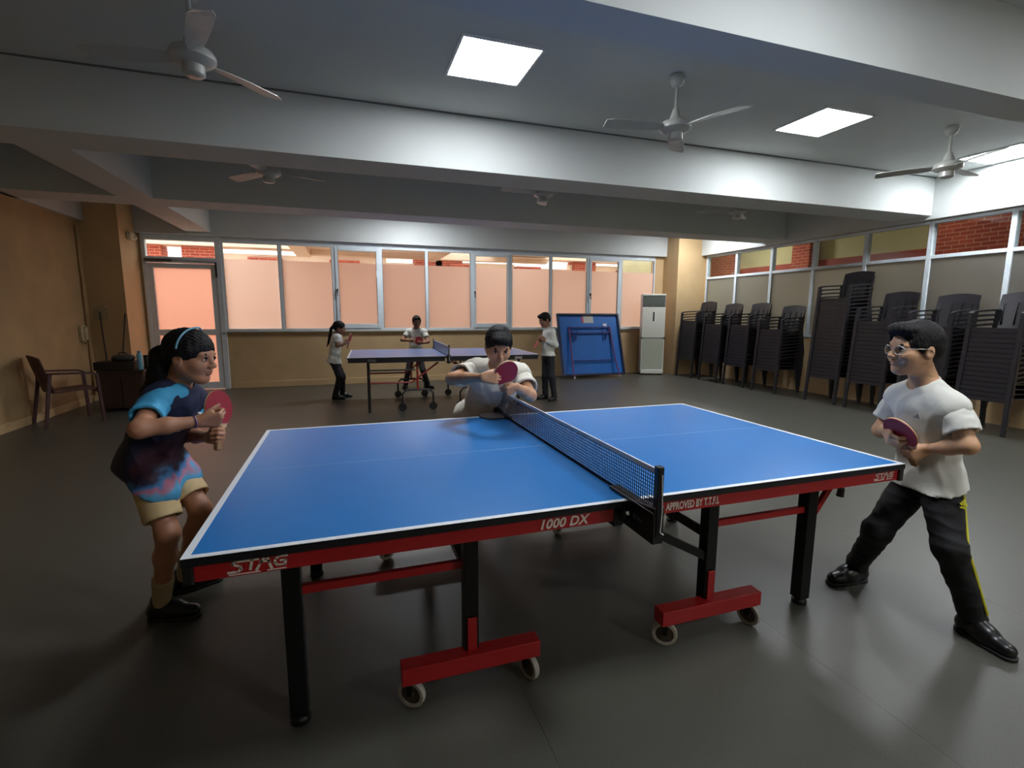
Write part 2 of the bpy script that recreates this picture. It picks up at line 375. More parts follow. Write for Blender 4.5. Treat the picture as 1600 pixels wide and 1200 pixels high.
# ------------------------------------------------------------------ ceiling fans
fan_m = mat('fan_enamel', (196, 198, 192), .35, .1, noise=.05)
def make_fan():
    t = thing('ceiling_fan', 'x', 'fan')
    MB().lathe([(.012, 0), (.055, -.005), (.062, -.03), (.045, -.075), (.02, -.09)], n=20).build('canopy', fan_m, t, smooth=True)
    MB().lathe([(.013, -.08), (.013, -.27)], n=12).build('rod', fan_m, t)
    MB().lathe([(.022, -.25), (.05, -.33), (.058, -.345)], n=20).build('cowl', fan_m, t, smooth=True)
    MB().lathe([(.05, -.34), (.11, -.36), (.125, -.385), (.125, -.41), (.10, -.43), (.065, -.44)], n=28).build('motor', fan_m, t, smooth=True)
    MB().lathe([(.06, -.44), (.062, -.49), (.05, -.50)], n=20).build('lower_cap', fan_m, t, smooth=True)
    for k in range(3):
        a = 2 * math.pi * k / 3; c, s = math.cos(a), math.sin(a)
        vs = []; 
        for (u, w, z) in ((.11, .03, -.40), (.2, .05, -.40), (.35, .062, -.40), (.55, .066, -.405), (.60, .045, -.407)):
            for sg in (-1, 1):
                for dz in (0, .005): vs.append((c * u - s * w * sg, s * u + c * w * sg, z + dz + sg * .012))
        fs = []
        for i in range(4):
            b = i * 4; fs += [(b, b + 4, b + 6, b + 2), (b + 1, b + 3, b + 7, b + 5), (b, b + 1, b + 5, b + 4), (b + 2, b + 6, b + 7, b + 3)]
        fs += [(0, 2, 3, 1), (16, 17, 19, 18)]
        MB().add(vs, fs).build('blade', fan_m, t)
    return t
fan0 = make_fan()
for k, (fx, fy, a, lab) in enumerate(((-1.73, 1.42, 48, 'off-white ceiling fan at the upper left of the near bay'),
                                      (1.67, 1.42, 52, 'off-white ceiling fan between the two big LED panels'),
                                      (4.97, 1.42, 10, 'off-white ceiling fan near the right wall in the near bay'),
                                      (-1.66, 3.95, 15, 'off-white ceiling fan behind the beam, leftmost of the far row'),
                                      (1.5, 3.85, 70, 'off-white ceiling fan behind the beam, middle of the far row'),
                                      (4.6, 3.9, 40, 'off-white ceiling fan behind the beam, rightmost of the far row'))):
    t = fan0 if k == 0 else copy_tree(fan0)
    t.location = (fx, fy, ZC); t.rotation_euler.z = R(a); tag(t, lab, 'fan', 'ceiling fans')
# ------------------------------------------------------------------ palette for the playing things
tt_blue = mat('blue_table_coating', (36, 122, 198), .30, noise=.03, scale=4, bump=.02, bscale=300)
tt_white = mat('white_line_paint', (232, 236, 240), .5, noise=.02)
tt_edge = mat('black_table_edge', (20, 21, 27), .4, noise=.1)
tt_red = mat('red_enamelled_steel', (176, 28, 32), .4, noise=.06, coat=.2)
letter_w = mat('white_lettering', (238, 226, 214), .6, noise=.03)
steel = mat('bright_steel', (190, 190, 190), .3, .9, noise=.05)
wheel_grey = mat('grey_tyre_rubber', (176, 172, 160), .6, noise=.1, scale=40)
wheel_hub = mat('brown_grey_wheel_hub', (78, 66, 58), .5)
net_m = mat('navy_net_cord', (22, 34, 62), .7, noise=.05)
tape_m = mat('off_white_net_tape', (226, 222, 220), .7, noise=.04)

def XZ(x, y, z):      # lettering lying in the near (-Y) face of an apron
    return Matrix.Translation((x, y, z)) @ Matrix.Rotation(R(90), 4, 'X')

def stag_logo(parent, x, y, z, w, m):
    """joined capital letters S T A G with a slash through the A and a rule below, in the -Y face"""
    h = w * .25; b = MB(); sw = .105
    strokes = [[(.25, .90), (.10, .90), (.05, .72), (.19, .5), (.21, .27), (.15, .1), (-.01, .1)], [(.27, .90), (.49, .90)], [(.385, .90), (.365, .16)],
               [(.475, .03), (.52, .42)], [(.525, .66), (.69, .66)], [(.545, .60), (.60, 1.0), (.635, 1.0), (.685, .60)], [(.695, .42), (.74, .03)],
               [(1.0, .90), (.86, .90), (.795, .74), (.79, .42), (.84, .22), (.975, .22), (.975, .56), (.885, .56)]]
    V = lambda q: Vector((x + (q[0] + .03 * q[1]) * w, y, z + q[1] * h))
    for st in strokes:
        for i in range(len(st) - 1):
            a_, b_ = V(st[i]), V(st[i + 1]); d_ = (b_ - a_).normalized() * .0018
            b.bar(a_ - d_, b_ + d_, .0012, sw * h * 1.55 if abs(b_.z - a_.z) < abs(b_.x - a_.x) * .6 else sw * h * 1.9, up=(0, 0, 1) if abs(b_.z - a_.z) < abs(b_.x - a_.x) * 4 else (1, 0, 0))
    b.box(x, x + .54 * w, y - .0006, y + .0006, z - .14 * h, z - .06 * h).box(x + .66 * w, x + 1.0 * w, y - .0006, y + .0006, z - .14 * h, z - .06 * h)
    return b.build('logo', m, parent)

def caster(parent, x, y, rz=0, d=.1, tyre=wheel_grey, top=.12):
    q = Matrix.Rotation(rz, 4, 'Z'); ax = q @ Vector((0, 1, 0)); c = Vector((x, y, d / 2)); r = d / 2
    w = MB().lathe([(r * .72, -.011), (r * .95, -.011), (r, -.006), (r, .006), (r * .95, .011), (r * .72, .011), (r * .72, -.011)], c, ax, 28, cap=False).build('wheel', tyre, parent, smooth=True)
    MB().lathe([(r * .74, -.006), (r * .74, .006)], c, ax, 20).lathe([(.012, -.018), (.012, .018)], c, ax, 10).build('hub', wheel_hub, w)
    f = MB()
    for s in (-1, 1):
        a = c + ax * .019 * s
        f.bar(a, (a.x, a.y, top), .022, .003, up=ax)
    f.lathe([(.022, 0), (.022, .012)], (x, y, top - .006), n=12)
    f.build('fork', dark_metal, w)
    return w

TZ = .76
def net_assembly(t, y_half, z, fine=True, black=tt_edge, cell=.0125, net_m=net_m):
    yh = y_half
    n = MB(); k = int(2 * yh / cell); r = .0011
    for i in range(k + 1):
        yy = -yh + 2 * yh * i / k; n.box(-r, r, yy - r, yy + r, z + .006, z + .138)
    for j in range(int(.132 / cell) + 1):
        zz = z + .008 + j * cell; n.box(-r, r, -yh, yh, zz - r, zz + r)
    n.build('net_mesh', net_m, t)
    MB().box(-.003, .003, -yh, yh, z + .137, z + .1525).build('top_tape', tape_m, t)
    MB().box(-.002, .002, -yh, yh, z + .003, z + .010).build('lower_cord', net_m, t)
    for s in (-1, 1):
        p = MB().box(-.011, .011, min(s * (yh - .002), s * (yh + .024)), max(s * (yh - .002), s * (yh + .024)), z - .07, z + .165).build('post', black, t, bevel=.003)
        e = .7625
        # clamp: upper jaw on the table, lower jaw and screw under it
        y0, y1 = sorted((s * (e - .13), s * (yh + .02)))
        MB().box(-.022, .022, y0, y1, z + .0005, z + .012).build('clamp_jaw', black, t, bevel=.002)
        MB().prism([(s * (e + .012), -.095), (s * (yh + .02), -.095), (s * (yh + .02), .03), (s * (e + .012), .01)] if s > 0 else
                   [(s * (yh + .02), -.095), (s * (e + .012), -.095), (s * (e + .012), .01), (s * (yh + .02), .03)], ((.02, 0, z), (0, 1, 0), (0, 0, 1)), -.04).build('clamp_body', black, t, bevel=.003)
        y0, y1 = sorted((s * (e - .1), s * (yh - .03)))
        MB().box(-.018, .018, y0, y1, z - .095, z - .083).lathe([(.009, 0), (.009, .055)], (0, s * (e - .06), z - .083), n=10).build('clamp_screw', dark_metal, t)
        MB().tube([(.0, s * (yh + .028), z + .14), (.004, s * (yh + .03), z + .02), (.0, s * (yh + .03), z - .05), (.012, s * (yh + .03), z - .06)], .0022, 6).build('tension_cord', tape_m, t)

def main_table():
    t = thing('table_tennis_table', 'large blue table tennis table with red aprons and lettering, nearest the viewer', 'table', (0, 0, 0))
    for s in (-1, 1):
        xa, xb = (-1.37, -.006) if s < 0 else (.006, 1.37)
        top = MB().box(xa, xb, -.7625, .7625, TZ - .024, TZ - .0005).build('tabletop', tt_edge, t)
        MB().box(xa, xb, -.7615, .7615, TZ - .0005, TZ).build('playing_surface', tt_blue, top)
        e = .0008; ln = MB()
        ln.box(xa, xb, -.7625, -.7425, TZ - .004, TZ + e).box(xa, xb, .7425, .7625, TZ - .004, TZ + e)
        if s < 0: ln.box(xa, xa + .02, -.7425, .7425, TZ - .004, TZ + e)
        else: ln.box(xb - .02, xb, -.7425, .7425, TZ - .004, TZ + e)
        ln.build('boundary_line', tt_white, top)
        MB().box(xa, xb, -.0015, .0015, TZ - .001, TZ + e * .6).build('centre_line', mat('faint_centre_line', (150, 186, 222), .5), top)
        # red aprons, one per side
        in_ = .07 * s
        x_in, x_out = in_, 1.345 * s
        A = TZ - .024; B = A - .05
        for sy in (-1, 1):
            y0, y1 = sorted((sy * .752, sy * .724))
            ap = MB().box(min(x_in, x_out), max(x_in, x_out), y0, y1, B, A).build('apron', tt_red, t, bevel=.002)
            if sy < 0:
                yf = -.7535
                if s < 0:
                    stag_logo(ap, -1.262, yf, B + .010, .145, letter_w)
                    text_obj('lettering', '1000 DX', .046, letter_w, ap, XZ(-.352, yf, B + .009), shear=.25, off=.0012, spacing=1.05)
                else:
                    text_obj('lettering', 'APPROVED BY T.T.F.I.', .040, letter_w, ap, XZ(.145, yf, B + .012), off=.0009, sx=.62)
                    stag_logo(ap, 1.20, yf, B + .014, .110, letter_w)
        x0, x1 = sorted((1.345 * s, 1.317 * s))
        MB().box(x0, x1, -.724, .724, B, A).build('apron', tt_red, t, bevel=.002)
        for sy in (-1, 1):      # plastic corner guards
            y0, y1 = sorted((sy * .7615, sy * .722)); x0, x1 = sorted((1.369 * s, 1.343 * s))
            MB().box(x0, x1, y0, y1, B - .004, A).build('corner_guard', black_plastic, t, bevel=.004)
            x0, x1 = sorted((.07 * s, .03 * s)); y0, y1 = sorted((sy * .752, sy * .69))
            MB().box(x0, x1, y0, y1, B - .02, A).build('inner_bracket', black_plastic, t, bevel=.003)
        # end legs with levelling feet
        for sy in (-1, 1):
            lx, ly = 1.135 * s, .505 * sy
            lg = MB().box(lx - .03, lx + .03, ly - .03, ly + .03, .03, A).build('leg', dark_metal, t, bevel=.004)
            MB().lathe([(.034, 0), (.034, .018), (.02, .032)], (lx, ly, 0), n=16).build('foot', black_plastic, lg)
            # red stay from leg to wheel post
            MB().bar((lx, ly, .485), (.53 * s, ly - .0, .485), .022, .028).build('stay', tt_red, t)
            if s > 0:
                br = MB().bar((lx + .03, ly, .44), (lx + .13, ly, .575), .02, .026).build('folding_brace', tt_red, t)
                MB().tube([(lx + .10, ly, .575), (lx + .19, ly, .585), (lx + .21, ly, .555), (lx + .205, ly, .52)], [.013, .014, .016, .017], 10).build('release_lever', black_plastic, br)
        MB().bar((1.135 * s, -.475, .62), (1.135 * s, .475, .62), .03, .03).build('leg_crossbar', dark_metal, t)
        # undercarriage: post, red sleeve, red foot beam and two casters, front and rear
        for sy in (-1, 1):
            px, py = .535 * s, .535 * sy
            MB().box(px - .027, px + .027, py - .027, py + .027, .15, A).build('wheel_post', dark_metal, t, bevel=.003)
            py2 = .565 * sy
            fb = MB().box(px - .26, px + .26, py2 - .032, py2 + .032, .105, .170).build('foot_beam', tt_red, t, bevel=.003)
            MB().box(px - .018, px + .018, py - .036 if sy < 0 else py + .028, py - .028 if sy < 0 else py + .036, .165, .30).build('sleeve', tt_red, fb, bevel=.003)
            for dx in (-.225, .225): caster(t, px + dx, py2, R(35 if dx < 0 else 70) * sy, .105, top=.11)
            # black diagonal brace up to the middle joint
            if s > 0: MB().bar((px, py, .35), (.03 * s, py + .02 * sy, .63), .035, .035).build('diagonal_brace', dark_metal, t)
        MB().bar((.535 * s, -.51, .45), (.535 * s, .51, .45), .03, .03).build('cross_tube', dark_metal, t)
        MB().box(min(.02 * s, .06 * s), max(.02 * s, .06 * s), -.69, .69, A - .05, A).build('joint_rail', dark_metal, t)
    return t
main_table()
nt_ = thing('table_tennis_net', 'dark blue net with white tape clamped across the near blue table', 'net', (0, 0, 0))
net_assembly(nt_, .893, TZ)
text_obj('lettering', 'STAG', .022, mat('faint_grey_lettering', (120, 124, 130), .6), nt_, Matrix.Translation((-.0215, -.80, TZ - .045)) @ Matrix.Rotation(R(-90), 4, 'Z') @ Matrix.Rotation(R(90), 4, 'X'))
# rounded grey plate of the far clamp lying on the table edge
MB().lathe([(.085, 0), (.088, .004), (.085, .009)], (-.075, .73, TZ + .001), n=28).build('clamp_plate', mat('dull_grey_plate', (92, 84, 84), .6), nt_, smooth=True)

# ------------------------------------------------------------------ second table in the background
def far_table():
    Z = .80
    blue2 = mat('lavender_blue_table_coating', (112, 138, 192), .3, noise=.04, scale=4)
    t = thing('table_tennis_table', 'smaller looking lavender-blue table tennis table with black aprons before the windows', 'table', (.46, 5.50, 0), R(-2.5))
    tube_b = mat('black_tube', (24, 22, 24), .4); tube_r = mat('dull_red_tube', (150, 42, 38), .4)
    for s in (-1, 1):
        xa, xb = (-1.37, -.012) if s < 0 else (.012, 1.37)
        top = MB().box(xa, xb, -.7625, .7625, Z - .022, Z - .0005).build('tabletop', tt_edge, t)
        MB().box(xa, xb, -.7615, .7615, Z - .0005, Z).build('playing_surface', blue2, top)
        xe = (xa, xa + .02) if s < 0 else (xb - .02, xb)
        MB().box(xa, xb, -.7625, -.7445, Z - .004, Z + .0008).box(xa, xb, .7445, .7625, Z - .004, Z + .0008).box(xe[0], xe[1], -.7445, .7445, Z - .004, Z + .0008).build('boundary_line', tt_white, top)
        A = Z - .022; B = A - .05
        for sy in (-1, 1):
            y0, y1 = sorted((sy * .752, sy * .728)); x0, x1 = sorted((.04 * s, 1.36 * s))
            ap = MB().box(x0, x1, y0, y1, B, A).build('apron', tt_edge, t)
            if sy < 0:
                if s < 0:
                    text_obj('lettering', 'STAG', .045, mat('dim_lettering', (128, 126, 122), .6), ap, XZ(-1.10, -.7535, B + .012), off=.001)
                else: text_obj('lettering', 'STAG', .045, letter_w, ap, XZ(1.0, -.7535, B + .012), off=.001)
        x0, x1 = sorted((1.36 * s, 1.336 * s))
        MB().box(x0, x1, -.728, .728, B, A).build('apron', tt_edge, t)
        for sy in (-1, 1):
            MB().tube([(1.1 * s, .6 * sy, 0), (1.1 * s, .6 * sy, A)], .019, 10).build('leg', tube_b, t)
            MB().tube([(1.1 * s, .6 * sy, .60), (.45 * s, .6 * sy, .60)], .012, 8).build('stay', tube_b, t)
            MB().tube([(1.1 * s, .6 * sy, .42), (.5 * s, .6 * sy, .42), (.12 * s, .6 * sy, .70)], .013, 8).build('folding_brace', tube_r, t)
            # arched wheel frame
            c = .42 * s
            MB().tube([(c - .22, .6 * sy, .10), (c - .22, .6 * sy, .25), (c - .17, .6 * sy, .31), (c + .17, .6 * sy, .31), (c + .22, .6 * sy, .25), (c + .22, .6 * sy, .10)], .014, 8).build('wheel_frame', tube_b, t)
            MB().tube([(c, .6 * sy, .31), (c, .6 * sy, A)], .016, 8).build('wheel_post', tube_r, t)
            for dx in (-.22, .22):
                w = MB().lathe([(.055, -.013), (.06, 0), (.055, .013)], (c + dx, .6 * sy, .06), (0, 1, 0), 18).build('wheel', black_plastic, t)
        MB().tube([(1.1 * s, -.6, .60), (1.1 * s, .6, .60)], .013, 8).build('leg_crossbar', tube_b, t)
    n = thing('table_tennis_net', 'pale blue-grey net stretched over the lavender-blue table before the windows', 'net', (.46, 5.50, 0), R(-2.5))
    net_assembly(n, .86, Z, cell=.022, net_m=mat('pale_blue_net_cord', (120, 134, 168), .7))
far_table()

# ------------------------------------------------------------------ folded table half leaning on the window wall
def folded_table():
    t = thing('folded_table_half', 'bright blue folded table half with dark frame leaning against the window wall', 'table', (4.215, 7.45, 0))
    navy = mat('navy_edge_paint', (36, 34, 62), .5); blue3 = mat('bright_blue_underside', (18, 104, 190), .5, noise=.08, scale=3)
    tubem = mat('violet_blue_tube', (52, 58, 132), .45); tubr = mat('faded_violet_red_tube', (104, 58, 108), .5)
    lean = math.atan2(.42, 1.36); ex = Vector((1, 0, 0)); ey = Vector((0, math.sin(lean), math.cos(lean))); nrm = Vector((0, -math.cos(lean), math.sin(lean)))
    def P(u, v, w=0): return Vector((0, 0, .06)) + ex * u + ey * v + nrm * w
    def slab(u0, u1, v0, v1, w0, w1):
        vs = [P(u, v, w) for w in (w0, w1) for (u, v) in ((u0, v0), (u1, v0), (u1, v1), (u0, v1))]
        return MB().add(vs, [(3, 2, 1, 0), (4, 5, 6, 7), (0, 1, 5, 4), (1, 2, 6, 5), (2, 3, 7, 6), (3, 0, 4, 7)])
    slab(-.7625, .7625, 0, 1.40, -.012, .012).build('board', blue3, t)
    for a in ((-.7625, -.725, 0, 1.40), (.725, .7625, 0, 1.40), (-.725, .725, 0, .035), (-.725, .725, 1.365, 1.40)):
        slab(*a, .012, .05).build('edge_rail', navy, t)
    for u in (-.5, .5):
        MB().tube([P(u, 1.10, .03), P(u * 1.05, .35, .07), P(u * 1.1, .06, .12)], .018, 8).build('frame_leg', tubr, t)
        MB().tube([P(u, 1.10, .03), P(u * .72, .8, .05), P(u * .6, 1.0, .03)], .014, 8).build('hinge_strut', tubem, t)
        w = Vector(P(u * 1.1, .0, .17)); w.z = .035
        MB().lathe([(.03, -.012), (.035, 0), (.03, .012)], w, (1, 0, 0), 16).build('wheel', mat('pale_wheel', (170, 160, 160), .6), t)
        MB().tube([P(u * 1.1, .07, .12), w + Vector((0, 0, 0))], .012, 6).build('wheel_stem', tubr, t)
    for v in (1.08, .96, .33): MB().tube([P(-.5, v, .045), P(.5, v, .045)], .014, 8).build('cross_tube', tubem, t)
    slab(-.12, .12, 1.19, 1.36, .013, .016).build('paper_label', mat('printed_paper', (206, 205, 200), .8, noise=.05), t)
    slab(-.17, -.12, 1.19, 1.34, .013, .016).build('red_tag', mat('pink_red_print', (190, 90, 120), .7), t)
    slab(.33, .42, 1.10, 1.16, .06, .063).build('sticker', mat('white_sticker', (224, 226, 236), .6), t)
folded_table()

# ------------------------------------------------------------------ standing air conditioner
def air_conditioner():
    t = thing('standing_air_conditioner', 'tall cream floor-standing air conditioner beside the tan pillar', 'air conditioner', (5.83, 7.72, 0), R(-22))
    body = mat('cream_white_plastic', (226, 226, 214), .45, noise=.02); side = mat('bluish_white_panel', (196, 200, 214), .45, noise=.02)
    w, d, H = .26, .14, 1.86
    MB().box(-w, w, -d + .02, d, .03, H).build('cabinet', side, t, bevel=.012)
    MB().box(-w, w, -d, -d + .03, .86, 1.56).build('front_panel', body, t, bevel=.006)
    MB().box(-w + .02, w - .02, -d + .004, -d + .03, .14, .84).build('intake_panel', mat('grey_intake_mesh', (186, 190, 172), .7, noise=.06, scale=200), t, bevel=.004)
    MB().box(-w, -w + .02, -d, -d + .03, .12, .86).build('intake_frame', body, t)
    MB().box(w - .02, w, -d, -d + .03, .12, .86).build('intake_frame', body, t)
    MB().box(-w, w, -d - .025, -d + .03, .03, .12).build('plinth', body, t, bevel=.01)
    MB().box(-w, w, -d, -d + .03, 1.82, H).build('top_cap', body, t, bevel=.008)
    MB().box(-w + .01, w - .01, -d + .018, -d + .03, 1.56, 1.82).build('vent_recess', mat('vent_shadow_grey', (92, 98, 94), .6), t)
    for k in range(9):
        z = 1.575 + k * .027
        MB().bar((-w + .012, -d + .012, z), (w - .012, -d + .012, z), .022, .006).build('louvre', mat('louvre_grey', (176, 182, 174), .5), t)
    MB().box(-.028, .022, -d - .004, -d, 1.22, 1.47).build('display_frame', mat('display_white', (236, 236, 228), .4), t)
    MB().box(-.02, .014, -d - .006, -d - .003, 1.24, 1.45).build('display_window', black_plastic, t)
    for sx in (-1, 1): MB().box(sx * w - .03, sx * w + .03, -d - .006, -d + .01, .84, .875).build('latch', mat('latch_olive', (96, 92, 70), .5), t)
    for sx in (-1, 1): MB().box(sx * (w - .05) - .04, sx * (w - .05) + .04, -.1, .1, 0, .03).build('foot', black_plastic, t)
air_conditioner()

# ------------------------------------------------------------------ moulded plastic armchairs
def make_chair(name, m, cat='chair'):
    """faces -Y locally; front legs at y=-.25, back at +.25"""
    t = thing(name, 'x', cat)
    # seat: dished shell with rim
    b = MB(); nx, ny = 6, 6; top = []; bot = []
    for j in range(ny + 1):
        for i in range(nx + 1):
            u = -1 + 2 * i / nx; v = -1 + 2 * j / ny
            z = .435 - .02 * (1 - u * u) * (1 - v * v) - .012 * v
            x_ = u * (.225 - .012 * v); y_ = v * .21 - .02
            top.append((x_, y_, z)); bot.append((x_, y_, z - .014))
    n = len(top); fs = []
    for j in range(ny):
        for i in range(nx):
            a = j * (nx + 1) + i; q = (a, a + 1, a + nx + 2, a + nx + 1); fs.append(q); fs.append(tuple(n + k for k in reversed(q)))
    rim = [i for i in range(nx + 1)] + [j * (nx + 1) + nx for j in range(1, ny + 1)] + [ny * (nx + 1) + i for i in range(nx - 1, -1, -1)] + [j * (nx + 1) for j in range(ny - 1, 0, -1)]
    for k in range(len(rim)):
        a, c = rim[k], rim[(k + 1) % len(rim)]; fs.append((a, n + a, n + c, c))
    b.add(top + bot, fs)
    b.bar((-.235, -.235, .415), (.235, -.235, .415), .02, .05)
    b.build('seat', m, t, smooth=True)
    # backrest: curved panel with two slots, waisted, top edge bowed
    b = MB()
    def bp(u, h):   # u -1..1, h 0..1
        w = .225 + .02 * h - .03 * max(0, h - .8)
        return Vector((u * w, .19 + .11 * h + .035 * (1 - u * u), .42 + .43 * h + .03 * (1 - u * u) * h))
    def strip(u0, u1, h0, h1, nu=5, nh=3, th=.014):
        vs = []
        for s in (0, 1):
            for j in range(nh + 1):
                for i in range(nu + 1):
                    p = bp(u0 + (u1 - u0) * i / nu, h0 + (h1 - h0) * j / nh); vs.append(p + Vector((0, -th * s, 0)))
        k = (nu + 1) * (nh + 1); fs = []
        for j in range(nh):
            for i in range(nu):
                a = j * (nu + 1) + i; q = (a, a + 1, a + nu + 2, a + nu + 1); fs.append(q); fs.append(tuple(k + z for z in reversed(q)))
        rim = [i for i in range(nu + 1)] + [j * (nu + 1) + nu for j in range(1, nh + 1)] + [nh * (nu + 1) + i for i in range(nu - 1, -1, -1)] + [j * (nu + 1) for j in range(nh - 1, 0, -1)]
        for q in range(len(rim)):
            a, c = rim[q], rim[(q + 1) % len(rim)]; fs.append((a, k + a, k + c, c))
        b.add(vs, fs)
    strip(-1, 1, .72, 1.0); strip(-1, -.82, .0, .72, 1); strip(.82, 1, .0, .72, 1); strip(-.82, .82, .0, .12, 5, 1)
    for c in (-.5, 0, .5): strip(c - .2, c + .2, .12, .72, 2, 3)
    b.build('backrest', m, t, smooth=True)
    for s in (-1, 1):
        # arm: flat curved rail from back to the front leg top
        pts = [(.225 * s, .235, .66), (.255 * s, .12, .655), (.262 * s, -.06, .645), (.258 * s, -.19, .635), (.25 * s, -.245, .61)]
        b = MB()
        for i in range(len(pts) - 1): b.bar(pts[i], pts[i + 1], .05, .022)
        b.build('armrest', m, t)
        MB().add([(.25 * s - .022, -.25, .62), (.25 * s + .022, -.25, .62), (.25 * s + .022, -.22, .62), (.25 * s - .022, -.22, .62),
                  (.262 * s - .02, -.275, 0), (.262 * s + .02, -.275, 0), (.262 * s + .02, -.245, 0), (.262 * s - .02, -.245, 0)],
                 [(0, 1, 2, 3), (7, 6, 5, 4), (0, 4, 5, 1), (1, 5, 6, 2), (2, 6, 7, 3), (3, 7, 4, 0)]).build('leg', m, t)
        MB().add([(.215 * s - .024, .19, .66), (.215 * s + .024, .19, .66), (.215 * s + .024, .225, .66), (.215 * s - .024, .225, .66),
                  (.245 * s - .02, .29, 0), (.245 * s + .02, .29, 0), (.245 * s + .02, .32, 0), (.245 * s - .02, .32, 0)],
                 [(0, 1, 2, 3), (7, 6, 5, 4), (0, 4, 5, 1), (1, 5, 6, 2), (2, 6, 7, 3), (3, 7, 4, 0)]).build('leg', m, t)
    return t
chair_black = mat('black_brown_chair_plastic', (40, 38, 42), .42, noise=.08, scale=8)
chair_maroon = mat('maroon_chair_plastic', (72, 34, 36), .45, noise=.1, scale=8)
proto = make_chair('plastic_armchair', chair_black)
first = True
ORD = 'first second third fourth fifth sixth seventh eighth ninth tenth eleventh twelfth'.split()
STK = [(7.05, 15, 'first stack beside the tan pillar'), (6.28, 14, 'second stack from the tan pillar'), (5.58, 14, 'third stack from the tan pillar'),
       (4.80, 13, 'stack just left of the tallest stack'), (3.68, 22, 'tallest stack'), (2.98, 16, 'stack just right of the tallest stack'),
       (2.25, 15, 'stack behind the boy with glasses'), (1.55, 15, 'stack at the right edge')]
for y, cnt, where in STK:
    jx = random.uniform(-.03, .03)
    for k in range(cnt):
        t = proto if first else copy_tree(proto); first = False
        t.location = (6.52 + jx + k * .004, y + random.uniform(-.004, .004), k * .058); t.rotation_euler.z = R(-90) + random.uniform(-.012, .012)
        pos = 'topmost' if k == cnt - 1 else 'lowest' if k == 0 else ORD[k] + ' from the floor' if k < cnt / 2 else ORD[cnt - 1 - k] + ' from the top'
        t['label'] = 'black plastic armchair, %s in the %s' % (pos, where)
        t['category'] = 'chair'; t['group'] = 'chairs in the ' + where
mc = make_chair('plastic_armchair', chair_maroon)
mc.location = (-4.33, 5.48, 0); mc.rotation_euler.z = R(128)
tag(mc, 'single maroon plastic armchair standing by the left wall', 'chair')

# ------------------------------------------------------------------ left corner: cabinet and what stands about it
wood_d = mat('dark_brown_wood', (62, 42, 30), .55, noise=.25, scale=6)
cb = thing('wooden_cabinet', 'low dark brown wooden cabinet in front of the left pillar', 'cabinet', (-3.99, 6.4, 0))
MB().box(-.27, .27, -.28, .28, .04, .55).build('body', wood_d, cb, bevel=.006)
MB().box(-.28, .28, -.29, .29, .55, .585).build('top_board', wood_d, cb, bevel=.005)
MB().box(-.25, -.005, -.298, -.28, .07, .52).build('door', wood_d, cb, bevel=.004); MB().box(.005, .25, -.298, -.28, .07, .52).build('door', wood_d, cb, bevel=.004)
for sx in (-1, 1):
    for sy in (-1, 1): MB().box(sx * .24 - .025, sx * .24 + .025, sy * .25 - .025, sy * .25 + .025, 0, .04).build('foot', wood_d, cb)
bx_ = thing('black_case', 'long flat black case lying on the dark cabinet', 'case', (-4.07, 6.3, .586))
MB().box(-.24, .24, -.16, .16, 0, .12).build('body', mat('black_brown_case', (38, 29, 24), .6), bx_, bevel=.012)
MB().box(-.245, .245, -.165, .165, .07, .078).build('seam', black_plastic, bx_)
bg = thing('dark_bag', 'small crumpled dark bag on top of the black case', 'bag', (-4.0, 6.3, .707))
MB().lathe([(.06, 0), (.13, .01), (.145, .045), (.12, .075), (.05, .095)], n=14).build('body', mat('dark_grey_cloth', (48, 48, 44), .8, bump=.4, bscale=30), bg, smooth=True)
MB().tube([(-.08, 0, .07), (-.04, .01, .12), (.03, .01, .12), (.07, 0, .07)], .008, 6).build('strap', black_plastic, bg)
bt = thing('water_bottle', 'pale blue water bottle standing at the front of the cabinet top', 'bottle', (-3.765, 6.18, .586))
MB().lathe([(.03, 0), (.036, .01), (.036, .2), (.03, .225), (.02, .235)], n=20).build('body', mat('pale_blue_plastic', (122, 176, 196), .3), bt, smooth=True)
MB().lathe([(.022, .235), (.024, .24), (.024, .27)], n=16).build('cap', mat('grey_blue_cap', (120, 140, 150), .4), bt)
tn = thing('dark_tin', 'small dark green tin beside the pale blue bottle', 'tin', (-3.725, 6.33, .586))
MB().lathe([(.04, 0), (.042, .004), (.042, .17), (.04, .175)], n=18).build('body', mat('dark_green_tin', (40, 44, 34), .4), tn, smooth=True)
MB().lathe([(.043, .175), (.043, .195)], n=18).build('lid', black_plastic, tn)
for k, (a, b2, lab) in enumerate((((-4.60, 7.27, 1.40), (-4.47, 7.05, 0.0), 'long dark broom leaning on the left pillar, nearer the wall'),
                                  ((-4.27, 7.28, 1.38), (-4.36, 7.02, 0.0), 'long dark broom leaning on the left pillar, nearer the door'))):
    a, b2 = Vector(a), Vector(b2); t = thing('broom', lab, 'broom', b2, group='brooms by the left pillar')
    d = (a - b2)
    MB().tube([d * .2, d], .011, 8).build('handle', mat('dark_broom_stick', (52, 36, 26), .6), t)
    MB().add([(-.07, -.03, .0), (.07, -.03, .0), (.07, .03, .0), (-.07, .03, .0), tuple(d * .22 + Vector((-.03, -.015, 0))), tuple(d * .22 + Vector((.03, -.015, 0))), tuple(d * .22 + Vector((.03, .015, 0))), tuple(d * .22 + Vector((-.03, .015, 0)))],
             [(3, 2, 1, 0), (4, 5, 6, 7), (0, 1, 5, 4), (1, 2, 6, 5), (2, 3, 7, 6), (3, 0, 4, 7)]).build('bristles', mat('dark_bristle', (60, 46, 30), .9, bump=.6, bscale=120), t)
pn = thing('wall_notice', 'faded paper notice taped to the left pillar', 'notice', (-4.595, 7.298, 1.28))
